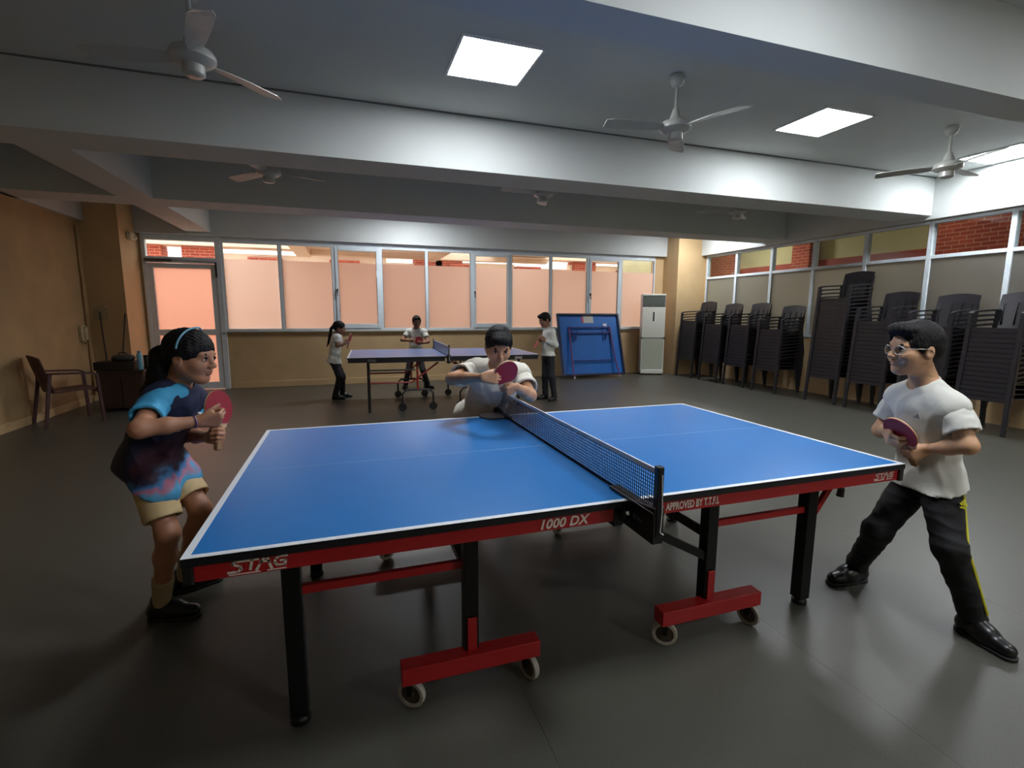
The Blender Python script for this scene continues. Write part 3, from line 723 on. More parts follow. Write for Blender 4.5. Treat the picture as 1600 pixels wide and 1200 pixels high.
MB().box(-.10, .10, -.002, 0.001, 0, .22).build('sheet', mat('faded_paper', (176, 160, 130), .8, noise=.08, scale=20), pn)
MB().box(-.10, -.06, -.003, -.002, .19, .22).build('tape', mat('tape', (200, 190, 160), .4), pn); MB().box(.06, .10, -.003, -.002, .19, .22).build('tape', MATS['tape'], pn)
ph = thing('intercom_phone', 'small white intercom phone on the left wall', 'phone', (-4.75, 6.97, .96))
MB().box(0, .05, -.06, .06, 0, .24).build('base', mat('ivory_plastic', (210, 196, 160), .5), ph, bevel=.012)
MB().box(.05, .085, -.028, .028, .02, .22).build('handset', mat('ivory_plastic2', (196, 184, 150), .5), ph, bevel=.012)
MB().tube([(.03, 0, 0), (.04, .02, -.05), (.03, .05, -.02)], .004, 6).build('cord', black_plastic, ph)
pp = thing('wall_conduit', 'thin vertical conduit pipe in the left corner beside the phone', 'pipe', (-4.73, 7.15, .1))
MB().tube([(0, 0, 0), (0, 0, 2.6)], .014, 8).build('pipe', mat('tan_pipe', (176, 142, 96), .6), pp)
for z in (.3, 1.1, 1.9): MB().box(-.02, .016, -.02, .02, z, z + .02).build('clip', mat('tan_pipe', (176, 142, 96), .6), pp)
el = thing('wall_emergency_lamp', 'small white wall lamp high on the left pillar beside the door', 'lamp', (-4.25, 7.66, 2.57))
MB().box(0, .07, -.09, .09, 0, .12).build('housing', mat('lamp_housing', (214, 206, 180), .5), el, bevel=.012)
MB().lathe([(.025, 0), (.028, .02), (.015, .035)], (.07, .05, .04), (1, 0, 0), 14).build('lens', mat('lens', (236, 236, 220), .2), el, smooth=True)
# ------------------------------------------------------------------ implicit-surface modelling for the people
V3 = lambda *a: np.array(a, dtype=np.float64)
def unit(v): return v / max(1e-9, np.linalg.norm(v))
class SDF:
    def __init__(s): s.p = []
    def cone(s, a, b, ra, rb, k=.02, flat=None, sub=False):
        s.p.append(('c', V3(*a), V3(*b), ra, rb, k, flat, sub)); return s
    def ell(s, c, r, M=None, k=.02, sub=False):
        s.p.append(('e', V3(*c), V3(*r), np.eye(3) if M is None else np.array(M), 0, k, None, sub)); return s
    def grown(s, g):
        n = SDF()
        for q in s.p:
            if q[0] == 'c': n.p.append((q[0], q[1], q[2], q[3] + g, q[4] + g, *q[5:]))
            else: n.p.append((q[0], q[1], q[2] + g, *q[3:]))
        return n
    def bounds(s):
        lo, hi = V3(9, 9, 9), V3(-9, -9, -9)
        for q in s.p:
            if q[7]: continue
            if q[0] == 'c': r = max(q[3], q[4]); a, b = np.minimum(q[1], q[2]) - r, np.maximum(q[1], q[2]) + r
            else: r = q[2].max(); a, b = q[1] - r, q[1] + r
            lo, hi = np.minimum(lo, a), np.maximum(hi, b)
        return lo, hi
    def field(s, lo, hi, h):
        n = np.ceil((hi - lo) / h).astype(int) + 1
        ax = [lo[i] + h * np.arange(n[i]) for i in range(3)]
        F = np.full(n, .25, dtype=np.float32)
        for q in s.p:
            typ, A, B, ra, rb, k, flat, sub = q
            pad = max(.03, 2.2 * k) + h * 2
            if typ == 'c': r = max(ra, rb); a, b = np.minimum(A, B) - r - pad, np.maximum(A, B) + r + pad
            else: r = B.max(); a, b = A - r - pad, A + r + pad
            i0 = np.clip(np.floor((a - lo) / h).astype(int), 0, n); i1 = np.clip(np.ceil((b - lo) / h).astype(int) + 1, 0, n)
            if (i1 <= i0).any(): continue
            X, Y, Z = np.meshgrid(ax[0][i0[0]:i1[0]], ax[1][i0[1]:i1[1]], ax[2][i0[2]:i1[2]], indexing='ij')
            P = np.stack([X, Y, Z], -1)
            if typ == 'c':
                pa = P - A; ba = B - A; fl = 1.
                if flat is not None:
                    nn, fac = unit(V3(*flat[0])), flat[1]
                    pa = pa + (pa @ nn)[..., None] * nn * (fac - 1); ba = ba + (ba @ nn) * nn * (fac - 1); fl = 1 / (1 + (fac - 1) * .5)
                t = np.clip((pa @ ba) / max(1e-9, ba @ ba), 0, 1)
                d = (np.linalg.norm(pa - t[..., None] * ba, axis=-1) - (ra + (rb - ra) * t)) * fl
            else:
                L = (P - A) @ ra.T if not np.isscalar(ra) else P - A
                k0 = np.linalg.norm(L / B, axis=-1); k1 = np.linalg.norm(L / (B * B), axis=-1)
                d = k0 * (k0 - 1) / np.maximum(k1, 1e-6); d = np.where(k0 < 1e-4, -B.min(), d)
            S = tuple(slice(i0[i], i1[i]) for i in range(3)); f = F[S]
            if sub: d = -d; hh = np.clip(.5 - .5 * (f - d) / k, 0, 1); F[S] = f + (d - f) * hh + k * hh * (1 - hh)
            else: hh = np.clip(.5 + .5 * (d - f) / k, 0, 1); F[S] = d + (f - d) * hh - k * hh * (1 - hh)
        return F, ax
def M_frame(x, y, z): return np.array([unit(x), unit(y), unit(z)])
def surface(F, lo, h):
    """naive surface nets -> verts, quads"""
    neg = F < 0; n = F.shape
    c = [F[i:n[0] - 1 + i, j:n[1] - 1 + j, k:n[2] - 1 + k] for i in (0, 1) for j in (0, 1) for k in (0, 1)]
    cnt = sum((q < 0).astype(np.int8) for q in c)
    act = (cnt > 0) & (cnt < 8)
    idx = np.full(act.shape, -1, dtype=np.int64); ijk = np.argwhere(act); idx[act] = np.arange(len(ijk))
    cv = np.stack([q[act] for q in c], 1).astype(np.float64)
    off = np.array([(i, j, k) for i in (0, 1) for j in (0, 1) for k in (0, 1)], float)
    acc = np.zeros((len(ijk), 3)); w = np.zeros(len(ijk))
    for a in range(8):
        for b in range(a + 1, 8):
            if np.abs(off[a] - off[b]).sum() != 1: continue
            m = (cv[:, a] < 0) != (cv[:, b] < 0)
            t = cv[:, a] / np.where(m, cv[:, a] - cv[:, b], 1)
            p = off[a] + t[:, None] * (off[b] - off[a]); acc[m] += p[m]; w[m] += 1
    verts = lo + h * (ijk + acc / np.maximum(w, 1)[:, None])
    faces = []
    for axn in range(3):
        a1, a2 = (axn + 1) % 3, (axn + 2) % 3
        s0 = [slice(1, n[i] - 1) for i in range(3)]; s0[axn] = slice(0, n[axn] - 1)
        s1 = list(s0); s1[axn] = slice(1, n[axn])
        A, B = neg[tuple(s0)], neg[tuple(s1)]
        for flip, m in ((0, A & ~B), (1, ~A & B)):
            e = np.argwhere(m)
            if len(e) == 0: continue
            base = e + np.array([0 if i == axn else 1 for i in range(3)])
            def cell(d1, d2):
                q = base.copy(); q[:, a1] -= d1; q[:, a2] -= d2; return idx[q[:, 0], q[:, 1], q[:, 2]]
            q = np.stack([cell(1, 1), cell(0, 1), cell(0, 0), cell(1, 0)], 1)
            faces.append(q[:, ::-1] if flip else q)
    return verts, (np.concatenate(faces) if faces else np.zeros((0, 4), int))
def noise3(P, f, seed=0):
    rs = np.random.RandomState(seed); o = 0
    for i in range(5):
        d = unit(rs.normal(size=3)); o = o + np.sin((P @ d) * f * (1 + .35 * i) + rs.rand() * 6.28)
    return o / 5
def sdf_parts(parts):
    """parts: list of (SDF, h, post) -> one merged vert/face set"""
    VV = []; FF = []; n = 0
    for S, h, post in parts:
        lo, hi = S.bounds(); lo = lo - 3 * h - .015; hi = hi + 3 * h + .015
        F, ax = S.field(lo, hi, h)
        if post is not None:
            X, Y, Z = np.meshgrid(*ax, indexing='ij'); F = post(F, np.stack([X, Y, Z], -1))
        v, f = surface(F, lo, h); VV.append(v); FF.append(f + n); n += len(v)
    return np.concatenate(VV), np.concatenate(FF)
def np_obj(name, v, f, m, parent, origin):
    me = bpy.data.meshes.new(name)
    v = v - origin
    me.vertices.add(len(v)); me.vertices.foreach_set('co', v.astype(np.float32).ravel())
    me.loops.add(f.size); me.loops.foreach_set('vertex_index', f.astype(np.int32).ravel())
    me.polygons.add(len(f)); me.polygons.foreach_set('loop_start', np.arange(0, f.size, 4, dtype=np.int32))
    try: me.polygons.foreach_set('loop_total', np.full(len(f), 4, dtype=np.int32))
    except Exception: pass
    me.polygons.foreach_set('use_smooth', np.ones(len(f), dtype=bool))
    me.materials.append(m); me.update(calc_edges=True); me.validate()
    o = bpy.data.objects.new(name, me); COL.objects.link(o); o.parent = parent
    return o

# ------------------------------------------------------------------ anatomy
class Head:
    def __init__(s, C, fwd, up, H, wide=1.0):
        s.wd = wide
        s.C = V3(*C); s.f = unit(V3(*fwd)); u = V3(*up); s.u = unit(u - s.f * (u @ s.f)); s.l = np.cross(s.u, s.f); s.s = H / .22
        s.M = M_frame(s.f, s.l, s.u)
    def P(s, f, l, u): return s.C + (s.f * f + s.l * l * s.wd + s.u * u) * s.s
    def ell(s, S, c, r, k=.012, sub=False): S.ell(s.P(*c), V3(r[0], r[1] * s.wd, r[2]) * s.s, s.M, k * s.s, sub)
    def cone(s, S, a, b, ra, rb, k=.012, sub=False): S.cone(s.P(*a), s.P(*b), ra * s.s, rb * s.s, k * s.s, None, sub)
def head_sdf(hd, neck, fat=1.0):
    S = SDF(); E = lambda *a, **k: hd.ell(S, *a, **k)
    E((-.012, 0, .028), (.094, .077 , .082)); E((.018, 0, -.038), (.066, .060 * fat, .074), k=.03)
    for s in (-1, 1):
        hd.cone(S, (-.008, .050 * s * fat, -.042), (.05, .017 * s, -.090), .022, .019, k=.025)
        E((.050, .036 * s * fat, -.032), (.029, .027, .028), k=.02)
    E((.060, 0, -.092), (.021, .023, .018), k=.018)
    E((.068, 0, .016), (.018, .05, .017), k=.02)
    for s in (-1, 1):
        E((.092, .032 * s, -.004), (.016, .017, .0105), k=.012, sub=True)
        E((.0695, .031 * s, -.004), (.0135, .0155, .0125), k=.004)                # eyeball bulge and lids
    hd.cone(S, (.080, 0, .004), (.1005, 0, -.029), .0075, .0110, k=.012); 
    for s in (-1, 1): E((.092, .0105 * s, -.034), (.0105, .0085, .0078), k=.006)
    E((.083, 0, -.0535), (.011, .021, .0058), k=.006); E((.081, 0, -.065), (.011, .018, .0066), k=.006)
    E((.098, 0, -.0592), (.010, .022, .0013), k=.003, sub=True)
    for s in (-1, 1):
        E((-.008, .077 * s, -.010), (.020, .0085, .031), k=.006); E((-.002, .087 * s, -.008), (.011, .006, .018), k=.005, sub=True)
    S.cone(hd.P(-.02, 0, -.05), V3(*neck), .047 * hd.s, .05 * hd.s, .03 * hd.s)
    return S
def hand_sdf(W, D, N, right, s=.86, curl=(70, 80, 45), thumb=(.7, .6, .35), spread=.0, elbow=None, rw=.021, index=None):
    """W wrist, D towards knuckles, N palm normal; curl angles MCP, PIP, DIP; thumb dir in (D, T, N)"""
    S = SDF(); W = V3(*W); D = unit(V3(*D)); N = V3(*N); N = unit(N - D * (N @ D))
    T = np.cross(D, N) if right else np.cross(N, D)
    kn = [W + (D * l + T * t) * s for l, t in ((.083, .030), (.087, .010), (.083, -.010), (.075, -.029))]
    for i, q in enumerate(kn):
        S.cone(W + T * (.014, .005, -.005, -.014)[i] * s, q, .0155 * s, .0125 * s, .012 * s)
    S.cone(W + (D * .02 + T * .018) * s, W + (D * .052 + T * .034 + N * .010) * s, .017 * s, .0135 * s, .012 * s)
    S.cone(W + (D * .02 - T * .016 + N * .006) * s, W + (D * .06 - T * .026 + N * .006) * s, .014 * s, .012 * s, .012 * s)
    ln = ((.042, .026, .021), (.046, .029, .022), (.042, .027, .021), (.033, .021, .018))
    for i, q in enumerate(kn):
        a = 0; p = q; cr = index if (i == 0 and index) else curl; r0 = (.0092, .0094, .009, .0078)[i]
        lat = T * spread * (1.5 - i)
        for j in range(3):
            a += math.radians(cr[j]) * (1 + .04 * (i - 1)); d = unit(D * math.cos(a) + N * math.sin(a) + lat)
            e = p + d * ln[i][j] * s; S.cone(p, e, (r0 - .0006 * j) * s, (r0 - .0006 * (j + 1)) * s, .004 * s); p = e
    b = W + (D * .034 + T * .034 + N * .010) * s; d = unit(D * thumb[0] + T * thumb[1] + N * thumb[2]); e = b + d * .036 * s
    S.cone(b, e, .0125 * s, .0105 * s, .006 * s); d2 = unit(d + D * .35 + N * .25); S.cone(e, e + d2 * .030 * s, .0105 * s, .0085 * s, .004 * s)
    if elbow is not None:
        ed = unit(V3(*elbow) - W); S.cone(W + ed * .06, W, rw * 1.12, rw, .012)
    return S
skin = {}
def skin_mat(key, rgb):
    m = mat('skin_' + key, rgb, .5, noise=.06, scale=18, sss=.12, bump=.03, bscale=180); skin[key] = m; return m
hair_m = mat('black_hair', (19, 17, 18), .62, noise=.25, scale=40, bump=.4, bscale=120, spec=.25)
eye_w = mat('eye_white', (214, 208, 202), .25, noise=0); eye_d = mat('dark_brown_iris', (28, 18, 14), .15, noise=0)
shoe_m = mat('black_shoe_leather', (18, 18, 20), .32, noise=.1); sole_m = mat('black_rubber_sole', (26, 26, 26), .7)

def add_face(root, hd, O, lip_rgb, key, brow=1.0):
    for s in (-1, 1):
        e = SDF(); hd.ell(e, (.0715, .0312 * s, -.0045), (.0128, .0135, .0072), k=.002)
        v, f = sdf_parts([(e, .0016, None)]); eo = np_obj('eye', v, f, eye_w, root, O)
        i = SDF(); hd.ell(i, (.0805, .0312 * s, -.0045), (.0048, .0062, .0064), k=.002)
        v, f = sdf_parts([(i, .0014, None)]); np_obj('iris', v, f, eye_d, eo, O)
        b = SDF(); 
        hd.cone(b, (.0845, .014 * s, .0135), (.080, .034 * s, .019), .0034 * brow, .0032 * brow); hd.cone(b, (.080, .034 * s, .019), (.068, .050 * s, .013), .0032 * brow, .0018)
        v, f = sdf_parts([(b, .0018, None)]); np_obj('eyebrow', v, f, hair_m, root, O)
        lid = SDF(); hd.cone(lid, (.0815, .020 * s, .0005), (.0845, .031 * s, .0040), .0016, .0020); hd.cone(lid, (.0845, .031 * s, .0040), (.076, .045 * s, .0005), .0020, .0014)
        v, f = sdf_parts([(lid, .0013, None)]); np_obj('eyelashes', v, f, hair_m, root, O)
    L = SDF(); hd.ell(L, (.0838, 0, -.0540), (.0108, .0195, .0045), k=.002); hd.ell(L, (.0818, 0, -.0645), (.0108, .0165, .0054), k=.002)
    v, f = sdf_parts([(L, .0017, None)]); np_obj('lips', v, f, mat('lips_' + key, lip_rgb, .4, noise=.03), root, O)
def hair_short(root, hd, O, h, fringe=.058, amp=.0035, top=1.0, nape=-.055, seed=1):
    S = SDF(); hd.ell(S, (-.014, 0, .034), (.101, .084, .090 * top), k=.01)
    hd.ell(S, (-.050, 0, -.012), (.050, .068, .056), k=.02)
    hd.ell(S, (.060, 0, fringe + .012), (.050, .062, .034), k=.02)
    for s in (-1, 1): hd.cone(S, (.012, .072 * s, .02), (.014, .074 * s, -.012), .012, .007, k=.01)
    hd.ell(S, (.105, 0, fringe - .075), (.062, .078, .070), k=.006, sub=True)
    for s in (-1, 1): hd.ell(S, (-.006, .092 * s, -.018), (.026, .030, .034), k=.006, sub=True)
    def post(F, P):
        L = (P - hd.C) @ hd.M.T / hd.s
        cut = nape - L[..., 2] + .25 * np.maximum(0, L[..., 0])
        F = np.maximum(F, cut * hd.s * .7)
        edge = np.clip((L[..., 0] - .03) / .04, 0, 1) * np.clip((.085 - L[..., 2]) / .03, 0, 1)
        F = F + edge * .006 * np.sin(L[..., 1] * 330 + 2 * np.sin(L[..., 1] * 90)) * .6
        return F + amp * noise3(P, 150, seed) * .6 + amp * np.sin(np.arctan2(L[..., 1], L[..., 0] + .02) * 46 + 14 * L[..., 2] * 8) * .35
    v, f = sdf_parts([(S, h, post)]); return np_obj('hair', v, f, hair_m, root, O)
def shoe(root, O, ank, toe_dir, L=.215, m=None, floor=0.):
    a = V3(*ank); t = V3(*toe_dir); t[2] = 0; t = unit(t); s = L / .215; lat = np.cross(V3(0, 0, 1), t)
    heel = V3(a[0], a[1], floor) - t * .045 * s; g = lambda f, l, z: heel + t * f * s + lat * l * s + V3(0, 0, z * s)
    S = SDF(); S.cone(g(.02, 0, .038), g(.09, 0, .040), .036 * s, .038 * s, .02); S.cone(g(.09, 0, .036), g(.175, .004, .030), .040 * s, .031 * s, .025, ((0, 0, 1), 1.15))
    S.cone(g(.035, 0, .055), g(.04, 0, .088), .037 * s, .036 * s, .02); S.cone(g(.06, 0, .06), g(.11, 0, .05), .033 * s, .03 * s, .02)
    def post(F, P): return np.maximum(F, floor + .012 - P[..., 2])
    v, f = sdf_parts([(S, .005 if s > .5 else .007, post)]); o = np_obj('shoe', v, f, m or shoe_m, root, O)
    S = SDF(); S.cone(g(.022, 0, .012), g(.09, 0, .012), .037 * s, .036 * s, .01); S.cone(g(.09, 0, .012), g(.178, .004, .012), .041 * s, .033 * s, .01)
    def post2(F, P): return np.maximum(np.maximum(F, floor + .001 - P[..., 2]), P[..., 2] - floor - .016)
    v, f = sdf_parts([(S, .005, post2)]); np_obj('sole', v, f, sole_m, o, O)
    for k in range(3):
        MB().tube([tuple(g(.085 + .022 * k, -.022, .068 - .006 * k) - O), tuple(g(.088 + .022 * k, 0, .079 - .008 * k) - O), tuple(g(.085 + .022 * k, .022, .068 - .006 * k) - O)], .0032 * s, 6).build('lace', black_plastic, o)
    return o
rub_red = mat('red_paddle_rubber', (150, 26, 44), .55, noise=.05, scale=90); rub_blk = mat('black_paddle_rubber', (22, 22, 24), .55)
ply = mat('pale_blade_wood', (214, 178, 140), .5, noise=.1, scale=30); grip_m = mat('paddle_handle_wood', (150, 112, 78), .5, noise=.2, scale=25)
def paddle(label, blade, hd_dir, nrm, group='table tennis paddles in play'):
    B = Vector(blade); Hd = Vector(hd_dir).normalized(); N = Vector(nrm); N = (N - Hd * N.dot(Hd)).normalized(); Sd = Hd.cross(N)
    t = thing('table_tennis_paddle', label, 'paddle', B, group=group)
    rim = []
    for k in range(32):
        a = 2 * math.pi * k / 32; x_, y_ = .0755 * math.sin(a), .079 * math.cos(a)
        if y_ < -.055 and abs(x_) < .05: y_ = -.079 - .006 * (1 - abs(x_) / .05)
        rim.append((x_, y_))
    def plate(sc, n0, n1, cut=False):
        pl = [(x_ * sc, (max(y_ * sc, -.062) if cut else y_ * sc)) for x_, y_ in rim]
        return MB().prism(pl, (N * n0, Sd, Hd), (n1 - n0) * (1 if Sd.cross(Hd).dot(N) > 0 else -1))
    plate(1, -.0028, .0028).build('blade', ply, t)
    plate(.985, .0028, .0062, True).build('rubber', rub_red, t); plate(.985, -.0062, -.0028, True).build('rubber', rub_blk, t)
    MB().bar(-Hd * .068, -Hd * .178, .027, .022, up=N).build('handle', grip_m, t, bevel=.005)
    return t
JOINTS = {
    'girl': {'head': (-1.57, 0.255, 1.219), 'neck': (-1.64, 0.293, 1.1), 'chest': (-1.7, 0.3, 0.948), 'pelvis': (-1.801, 0.368, 0.752), 'shR': (-1.686, 0.172, 1.043), 'elR': (-1.681, -0.044, 0.97), 'wrR': (-1.507, 0.037, 0.973), 'shL': (-1.628, 0.434, 1.008), 'elL': (-1.676, 0.486, 0.821), 'wrL': (-1.565, 0.255, 0.879), 'hipR': (-1.782, 0.288, 0.756), 'hipL': (-1.77, 0.451, 0.731), 'knR': (-1.689, 0.16, 0.468), 'anR': (-1.794, 0.321, 0.1), 'knL': (-1.6, 0.308, 0.514), 'anL': (-1.768, 0.558, 0.11), 'blade': (-1.462, 0.165, 0.999), 'grip': (-1.526, 0.203, 0.9)},
    'boyR': {'head': (1.498, -0.66, 1.254), 'neck': (1.563, -0.683, 1.106), 'chest': (1.589, -0.699, 0.917), 'pelvis': (1.629, -0.696, 0.674), 'shL': (1.549, -0.811, 1.006), 'elL': (1.522, -0.898, 0.863), 'wrL': (1.421, -0.793, 0.772), 'shR': (1.606, -0.552, 1.008), 'elR': (1.575, -0.504, 0.837), 'wrR': (1.374, -0.651, 0.831), 'hipL': (1.6, -0.763, 0.656), 'hipR': (1.641, -0.645, 0.612), 'knL': (1.511, -0.889, 0.402), 'anL': (1.643, -0.938, 0.093), 'knR': (1.472, -0.614, 0.375), 'anR': (1.595, -0.446, 0.068), 'blade': (1.403, -0.706, 0.884), 'grip': (1.378, -0.743, 0.791)},
    'boyC': {'head': (-0.039, 0.73, 1.196), 'neck': (-0.016, 0.819, 1.058), 'chest': (-0.025, 0.907, 0.917), 'pelvis': (-0.053, 1.103, 0.605), 'shR': (-0.164, 0.887, 1.043), 'elR': (-0.348, 0.668, 1.019), 'wrR': (-0.231, 0.4, 1.056), 'shL': (0.122, 0.765, 1.01), 'elL': (0.119, 0.58, 0.91), 'wrL': (-0.037, 0.469, 0.951), 'hipR': (-0.145, 1.108, 0.574), 'hipL': (0.029, 1.093, 0.574), 'knR': (-0.197, 1.102, 0.14), 'anR': (-0.213, 1.272, -0.323), 'knL': (0.098, 1.007, 0.164), 'anL': (0.201, 1.167, -0.311), 'blade': (-0.098, 0.401, 1.076), 'grip': (-0.066, 0.418, 0.975)},
    'kidL': {'head': (-1.037, 6.28, 1.167), 'neck': (-1.086, 6.279, 1.054), 'chest': (-1.102, 6.272, 0.899), 'pelvis': (-1.143, 6.29, 0.649), 'shR': (-1.086, 6.166, 1.008), 'shL': (-1.07, 6.383, 0.997), 'elR': (-1.081, 6.135, 0.887), 'elL': (-1.056, 6.401, 0.87), 'wrR': (-0.973, 6.146, 0.915), 'wrL': (-0.964, 6.291, 0.906), 'hipR': (-1.152, 6.227, 0.634), 'hipL': (-1.126, 6.355, 0.622), 'knR': (-1.066, 6.19, 0.365), 'knL': (-1.027, 6.295, 0.372), 'anR': (-1.148, 6.237, 0.077), 'anL': (-1.038, 6.387, 0.113)},
    'kidM': {'head': (0.299, 7.016, 1.244), 'neck': (0.295, 7.051, 1.114), 'chest': (0.285, 7.051, 0.949), 'pelvis': (0.267, 7.056, 0.664), 'shR': (0.157, 7.088, 1.055), 'shL': (0.433, 6.996, 1.056), 'elR': (0.023, 7.006, 0.919), 'elL': (0.477, 6.849, 0.886), 'wrR': (0.144, 6.858, 0.914), 'wrL': (0.362, 6.779, 0.869), 'hipR': (0.197, 7.072, 0.616), 'hipL': (0.333, 7.027, 0.617), 'knR': (0.116, 6.992, 0.328), 'knL': (0.381, 6.907, 0.352), 'anR': (0.088, 7.171, 0.04), 'anL': (0.478, 7.042, 0.054)},
    'kidR': {'head': (2.103, 5.217, 1.303), 'neck': (2.158, 5.211, 1.174), 'chest': (2.164, 5.193, 0.995), 'pelvis': (2.158, 5.196, 0.725), 'shL': (2.17, 5.081, 1.112), 'shR': (2.188, 5.308, 1.104), 'elL': (2.212, 5.015, 0.912), 'elR': (2.225, 5.308, 0.904), 'wrL': (2.061, 5.076, 0.982), 'wrR': (2.07, 5.263, 0.972), 'hipL': (2.17, 5.116, 0.71), 'hipR': (2.151, 5.259, 0.699), 'knL': (2.184, 5.086, 0.401), 'knR': (2.135, 5.238, 0.385), 'anL': (2.238, 5.092, 0.072), 'anR': (2.15, 5.262, 0.082)},
}
JOINTS['boyC'].update(pelvis=(-.05, 1.13, .72), hipR=(-.14, 1.14, .68), hipL=(.03, 1.13, .68), knR=(-.19, 1.05, .38), anR=(-.2, 1.22, .085), knL=(.1, 1.04, .38), anL=(.16, 1.2, .085))
for _d in JOINTS.values():
    for _k in ('anR', 'anL'): _d[_k] = (_d[_k][0], _d[_k][1], .085)

def lerp(a, b, t): return a + (b - a) * t
class Person:
    def __init__(s, key, label, near=True, w=1.0):
        s.J = {k: V3(*v) for k, v in JOINTS[key].items()}; J = s.J; s.key = key; s.w = w; s.near = near
        s.O = V3(*((J['anR'] + J['anL']) / 2)); s.O[2] = 0
        s.root = thing('person', label, 'person', tuple(s.O))
        s.lat = unit(J['shL'] - J['shR']); s.up = unit(J['neck'] - J['pelvis']); s.fwd = unit(np.cross(s.lat, s.up)); s.lat = np.cross(s.up, s.fwd)
        s.hb = .0085 if near else .013; s.hh = .0034 if near else .0062; s.hc = .0065 if near else .010
        s.T = M_frame(s.lat, s.fwd, s.up)
    def torso(s, g=0., low=.0):
        J, w = s.J, s.w; S = SDF(); up = s.up
        A = lambda c, r, k=.05: S.ell(c, V3(*r) * w + g, s.T, k)
        A(J['chest'] + up * .03, (.135, .092, .135)); A(lerp(J['chest'], J['pelvis'], .5), (.122, .092, .13)); 
        A(J['pelvis'] - up * low, (.138, .105, .11 + low * .8))
        S.cone(lerp(J['shR'], J['shL'], .08), lerp(J['shR'], J['shL'], .92), .050 * w + g, .050 * w + g, .05)
        for k in ('shR', 'shL'): S.cone(J['neck'] - up * .015, J[k], .040 * w + g, .046 * w + g, .04)
        return S
    def body(s, hd, hands, m, leg=.78, fat=1.0):
        J, w = s.J, s.w; S = s.torso(-.004)
        for q in 'RL':
            S.cone(J['sh' + q], J['el' + q], .040 * w, .034 * w, .02); S.cone(J['el' + q], lerp(J['el' + q], J['wr' + q], .45), .034 * w, .032 * w, .02)
            S.cone(lerp(J['el' + q], J['wr' + q], .45), J['wr' + q], .032 * w, .0215 * w, .02)
            lw = w * leg; S.cone(J['hip' + q], J['kn' + q], .070 * lw, .047 * lw, .03); mid = lerp(J['kn' + q], J['an' + q], .32)
            S.cone(J['kn' + q], mid, .046 * lw, .047 * lw, .03); S.cone(mid, J['an' + q] + V3(0, 0, .0), .046 * lw, .030 * lw, .03)
        S.cone(J['neck'] - s.up * .03, hd.P(-.02, 0, -.05), .050 * hd.s, .046 * hd.s, .03)
        parts = [(S, s.hb, None), (head_sdf(hd, J['neck'], fat), s.hh, None)] + [(h, .0032 if s.near else .0055, None) for h in hands]
        v, f = sdf_parts(parts); return np_obj('body', v, f, m, s.root, s.O)
    def shirt(s, m, hem, hem_dir=None, sleeve=.6, g=.013, amp=.0035, name='shirt', sleeve_m=None, neck_r=.060, seed=3, r_end=.064, low=.06, wr=34, hipr=.088, r_top=.049):
        J, w = s.J, s.w; S = s.torso(g, low)
        for q in 'RL': S.cone(J['hip' + q], lerp(J['hip' + q], J['kn' + q], .45), hipr * w, (hipr + .004) * w, .05)
        nk = J['neck'] + s.up * .006; S.cone(nk + s.fwd * .006, nk + s.up * .09 + s.fwd * .03, neck_r * w, (neck_r + .012) * w, .008, None, True)
        hd_ = unit(V3(*(hem_dir if hem_dir is not None else s.up))); hem = V3(*hem)
        def post(F, P):
            F = F + amp * noise3(P, wr, seed) + amp * .5 * noise3(P * V3(1, 1, .45), wr * 2.3, seed + 1)
            rg = 1 - np.abs(noise3(P * V3(1, 1, .55), wr * .75, seed + 9)); F = F - amp * 1.3 * rg ** 4
            F = np.maximum(F, -(F + max(.013, 2.3 * s.hc))); return np.maximum(F, (hem - P) @ hd_)
        v, f = sdf_parts([(S, s.hc, post)]); so = np_obj(name, v, f, m, s.root, s.O)
        for q in 'RL':
            a, b = J['sh' + q], lerp(J['sh' + q], J['el' + q], sleeve); d = unit(b - a); S = SDF()
            S.cone(a - d * .005, lerp(a, b, .45), r_top * w, (r_top + .004) * w, .02); S.cone(lerp(a, b, .45), b + d * .03, (r_top + .004) * w, r_end * w, .02)
            if sleeve > 1:      # long sleeve down to the wrist
                S = SDF(); S.cone(a, J['el' + q], .056 * w, .048 * w, .02); S.cone(J['el' + q], J['wr' + q], .047 * w, .034 * w, .02); b = J['wr' + q]; d = unit(b - J['el' + q])
            def post2(F, P, b=b, d=d):
                F = F + amp * noise3(P, wr * 1.4, seed + 5); F = F - amp * (1 - np.abs(noise3(P, wr, seed + 7))) ** 4; F = np.maximum(F, -(F + max(.011, 2.2 * s.hc))) if sleeve <= 1 else F
                return np.maximum(F, ((P - b) @ d)) if sleeve <= 1 else np.maximum(F, np.where(np.linalg.norm(P - b, axis=-1) < .09, (P - b) @ d, -1))
            v, f = sdf_parts([(S, s.hc * .9, post2)]); np_obj('sleeve', v, f, sleeve_m or m, so, s.O)
        return so
    def trousers(s, m, top, g=.0, amp=.004, seed=8, r=(.080, .057, .047)):
        J, w = s.J, s.w; S = SDF(); S.ell(J['pelvis'] - s.up * .01, V3(.134, .098, .11) * w, s.T, .04)
        for q in 'RL':
            S.cone(J['hip' + q], J['kn' + q], r[0] * w, r[1] * w, .03); S.cone(J['kn' + q], J['an' + q] + V3(0, 0, .0), r[1] * w, r[2] * w, .03)
        top = V3(*top)
        def post(F, P):
            F = F + amp * noise3(P * V3(1, 1, .7), 30, seed) + amp * .5 * noise3(P, 75, seed + 2) - amp * 1.2 * (1 - np.abs(noise3(P * V3(.6, .6, 1.4), 26, seed + 5))) ** 4
            F = np.maximum(F, .045 - P[..., 2]); return np.maximum(F, (P - top) @ s.up)
        v, f = sdf_parts([(S, s.hc, post)]); return np_obj('trousers', v, f, m, s.root, s.O)
